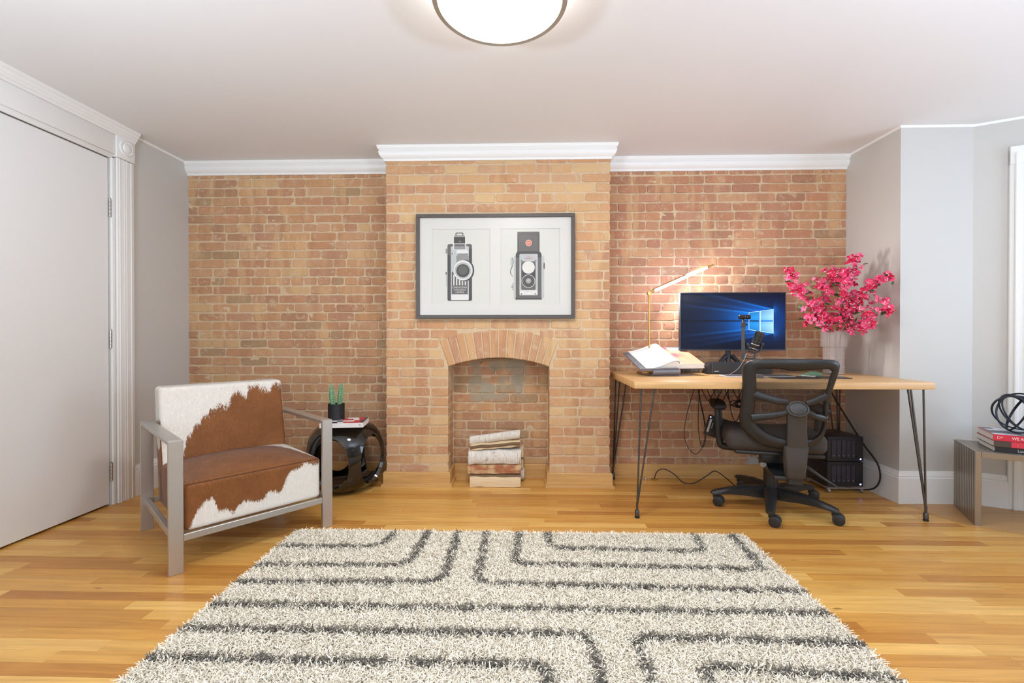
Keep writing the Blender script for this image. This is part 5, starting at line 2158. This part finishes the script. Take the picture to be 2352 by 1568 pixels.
# seat
vs, ax, fs = rbox(.262, .250, .050, .046, .02)
def sd(v):
    x, y, z = v
    k = (x / .272) ** 2
    zz = z + .425 + (.022 * k if z > 0 else 0)
    if y > .12:
        zz -= .035 * ((y - .12) / .13) ** 2
    return (x - .018, y + .03, zz)
g = G().add([sd(v) for v in vs], fs)
g.build('seat', M['seatf'], oc, smooth=60)
G().box(-.235, .235, -.19, .24, .352, .378, .012, 2).build('seat_pan', M['plastic'], oc)
g = G()
g.box(-.075, .075, -.10, .09, .285, .352, .012, 2)
g.prism([(-.11, .352), (.10, .352), (.06, .25), (-.05, .25)], -.055, .055, 'x')
g.build('tilt_mechanism', M['plastic'], oc)
G().tube([(-.055, -.055, .270), (-.055, -.068, .270)], .017, 16).build('tension_bolt', M['nickel'], oc)
G().box(-.082, -.0765, -.04, -.005, .305, .330).build('warning_label', plain('label_cream', (226, 214, 196), .6), oc)
G().tube([(.07, -.03, .334), (.225, -.03, .334)], .006, 10).tube([(.205, -.03, .334), (.258, -.03, .334)], [.010, .012], 14).build('tilt_lever', M['plastic'], oc)
G().tube([(.13, -.03, .285), (.19, -.05, .262), (.245, -.09, .225), (.31, -.125, .186)], [.012, .012, .008, .004], 10).build('height_lever', M['plastic2'], oc)
G().tube([(-.20, -.03, .335), (-.20, -.03, .352)], .024, 18).build('arm_knob', M['plastic'], oc)
for s_, ash in ((-1, 0.0), (1, -.045)):
    ap = G()
    ap.tube(crom([(s_ * .180, 0, .350), (s_ * .245, 0, .350), (s_ * .283, -.004, .362), (s_ * .292, -.006, .42), (s_ * .298, -.010, .52), (s_ * .302, -.012, .600)], 6), [.022] * 31, 12, flat=(1, .62))
    ap.v = [(a + ash, b, c) for a, b, c in ap.v]
    at_ = ap.build('armrest', M['plastic'], oc, smooth=60)
    vv, aa, ff = rbox(.048, .110, .017, .016, .012)
    def pdm(v):
        k = 1 - .28 * (v.y / .11) ** 2
        return (s_ * .300 + ash + v.x * k, v.y + .02, .615 + v.z + .006 * (v.y / .11))
    G().add([pdm(v) for v in vv], ff).build('arm_pad', plain('arm_pad_black', (34, 32, 31), .6), at_, smooth=60)
# gas column and star base
G().tube([(0, 0, .075), (0, 0, .245)], .040, 28).tube([(0, 0, .235), (0, 0, .30)], .022, 20).build('gas_column', M['plastic'], oc)
sb = G().lathe([(.0, .070), (.040, .070), (.046, .080), (.044, .112), (.034, .122), (.0, .122)], 28, caps=False).build('base_hub', M['plastic'], oc)
world_dirs = [(-.192, -.362), (.195, -.318), (-.346, -.001), (.295, .091), (-.003, .400)]
for (wx_, wy_) in [(math.cos(R(a)) * .335, math.sin(R(a)) * .335) for a in (-118, -51, 178, 21, 97)]:
    ca, sa = math.cos(R(15)), math.sin(R(15))
    lx, ly = ca * wx_ - sa * wy_, sa * wx_ + ca * wy_
    d = Vector((lx, ly, 0))
    dn = d.normalized()
    sd_ = Vector((-dn.y, dn.x, 0))
    g = G()
    prof_ = [(.030, .124, .058, .036), (.10, .126, .062, .034), (.18, .121, .072, .030), (.26, .108, .074, .026), (.325, .094, .070, .024), (.356, .084, .068, .018)]
    vs_ = []
    for (r_, zt, zb, hw) in prof_:
        for (a, z) in ((-1, zb), (-1, zt - .010), (-.6, zt), (.6, zt), (1, zt - .010), (1, zb)):
            vs_.append(dn * r_ + sd_ * (a * hw) + Vector((0, 0, z)))
    n = 6
    g.add(vs_, [(i * n + k, i * n + (k + 1) % n, (i + 1) * n + (k + 1) % n, (i + 1) * n + k) for i in range(5) for k in range(n)] + [tuple(range(n)), tuple(5 * n + k for k in range(n))])
    lg = g.build('leg', M['plastic'], oc, smooth=40)
    c0 = dn * .335
    # caster trails off to the right
    td = Vector((.83, -.30, 0)).normalized()
    ts = Vector((-td.y, td.x, 0))
    axl = c0 + td * .022 + Vector((0, 0, .030))
    g = G()
    g.tube([c0 + Vector((0, 0, .045)), c0 + Vector((0, 0, .074))], .012, 14)
    for s_ in (-1, 1):
        pc_ = axl + ts * (s_ * .0175)
        g.tube([pc_ - ts * .010, pc_ - ts * .008, pc_ + ts * .008, pc_ + ts * .010], [.025, .030, .030, .025], 24)
    g.tube([axl + ts * -.008, axl + ts * .008], .020, 16)
    g.tube([c0 + Vector((0, 0, .052)), axl + Vector((0, 0, .012))], .013, 10)
    g.build('caster', M['plastic'], lg, smooth=40)

# ================================================================== slatted steel bench with books and knot
bench = thing('bench', 'slatted brushed steel waterfall bench by the bay window', 'bench', (2.490, 2.582, 0), math.atan2(-.479, .878))
M['steel2'] = brushed('bench_steel', (168, 158, 146), .32, (3, 60, 60))
NSL, BL, BHT, SECT = 13, 1.05, .412, .027
pitch = .354 / NSL
gs = G()
gs.box(0, SECT, 0, pitch - .006, 0, BHT - .0005, .001, 1)
gs.box(SECT + .0005, BL - SECT - .0005, 0, pitch - .006, BHT - .032, BHT, .001, 1)
gs.box(BL - SECT, BL, 0, pitch - .006, 0, BHT - .0005, .001, 1)
sm = gs.mesh('slat', M['steel2'], 30)
for k in range(NSL):
    link('slat', sm, bench, (0, k * pitch, 0))
g = G()
for x in (.25, .80):
    g.tube([(x, .004, BHT - .02), (x, .345, BHT - .02)], .006, 8)
for z in (.10, .30):
    g.tube([(SECT / 2, .004, z), (SECT / 2, .345, z)], .006, 8)
    g.tube([(BL - SECT / 2, .004, z), (BL - SECT / 2, .345, z)], .006, 8)
g.build('spacer_rod', M['steel2'], bench)


def on_bench(t_, e_, z):
    return (2.490 + .878 * t_ + .479 * e_, 2.582 - .479 * t_ + .878 * e_, z)


BRZ = math.atan2(-.479, .878)
bb = [('coffee_table_book', 'bottom book of the bench stack, black spine with silver title', .290, .245, .029, (38, 36, 36), BHT, 0.0, 'Louis Kahn', (206, 206, 206), .0215, .088),
      ('coffee_table_book', 'middle book of the bench stack, brown and red spine', .300, .245, .032, (84, 70, 60), BHT + .0295, .5, 'A ROOM OF ONE', (246, 214, 206), .0165, .135),
      ('coffee_table_book', 'top book of the bench stack, red spine with white title', .300, .245, .035, (216, 48, 72), BHT + .0620, -.5, 'WE ARE EVERYWHERE', (250, 240, 236), .0215, .072)]
for nm, lab, W_, D_, H_, colr, z, rot, ti, tc, ts_, tx in bb:
    c0 = on_bench(.030 + .205, .040 + D_ / 2, z)
    b = book(nm, lab, c0, BRZ + R(rot), W_, D_, H_, colr, group='books stacked on the bench')
    text('spine_title', ti, ts_, plain('title_ink', tc, .5), b, (-W_ / 2 + tx, -D_ / 2 - (.0012 if 'middle' in lab else .0004), H_ / 2), align='LEFT', sx=.86)
    if 'middle' in lab:
        G().box(-W_ / 2 + .068, W_ / 2, -D_ / 2 - .0006, -D_ / 2 + .001, .0012, H_ - .0012).build('spine_band', plain('spine_red', (222, 60, 80), .45), b, smooth=0)
        text('spine_emblem', 'I', ts_ * 1.2, plain('title_ink', (240, 130, 130), .5), b, (-W_ / 2 + .092, -D_ / 2 - .0010, H_ / 2))
    if 'top' in lab:
        text('spine_emblem', 'D*', ts_ * .95, plain('title_ink', (250, 220, 216), .5), b, (-W_ / 2 + .026, -D_ / 2 - .0006, H_ / 2))
        rr = random.Random(9)
        PL = [(196, 200, 206), (150, 154, 162), (112, 116, 124), (222, 224, 228), (90, 92, 100)]
        cl = {(i, j): rr.choice(PL) for i in range(8) for j in range(6)}
        printed('cover_picture', lambda u, v: (-.146 + .292 * u, -.119 + .238 * v, H_ + .0003), lambda u, v: cl[min(7, int(u * 6 + v)), min(5, int(v * 5 + u * .5))], 60, 40, b)
kn = thing('wire_knot', 'dark blue-black metal knot of loops on top of the bench books', 'sculpture', on_bench(.222, .16, BHT + .0976), 0)
M['knot'] = plain('knot_metal', (40, 44, 54), .4, .5)
KR = .098
for k, (ax_, an) in enumerate((((0, 1, 0), 64), ((1, .3, 0), 66), ((-.8, .7, 0), 68), ((.6, .9, 0), 112), ((-.3, 1, 0), 108))):
    m = Matrix.Rotation(R(an), 4, Vector(ax_).normalized())
    pts = [m @ Vector((KR * math.cos(2 * PI * i / 48) * 1.15, KR * math.sin(2 * PI * i / 48), .0)) for i in range(48)]
    zoff = KR * 1.0
    G().tube([p_ + Vector((0, 0, zoff)) for p_ in pts], .0040, 8, closed=True, flat=(1, 1.5)).build('loop', M['knot'], kn)
zm = min((ch.matrix_basis @ v.co).z for ch in kn.children for v in ch.data.vertices)
for ch in kn.children:
    ch.location.z = -zm
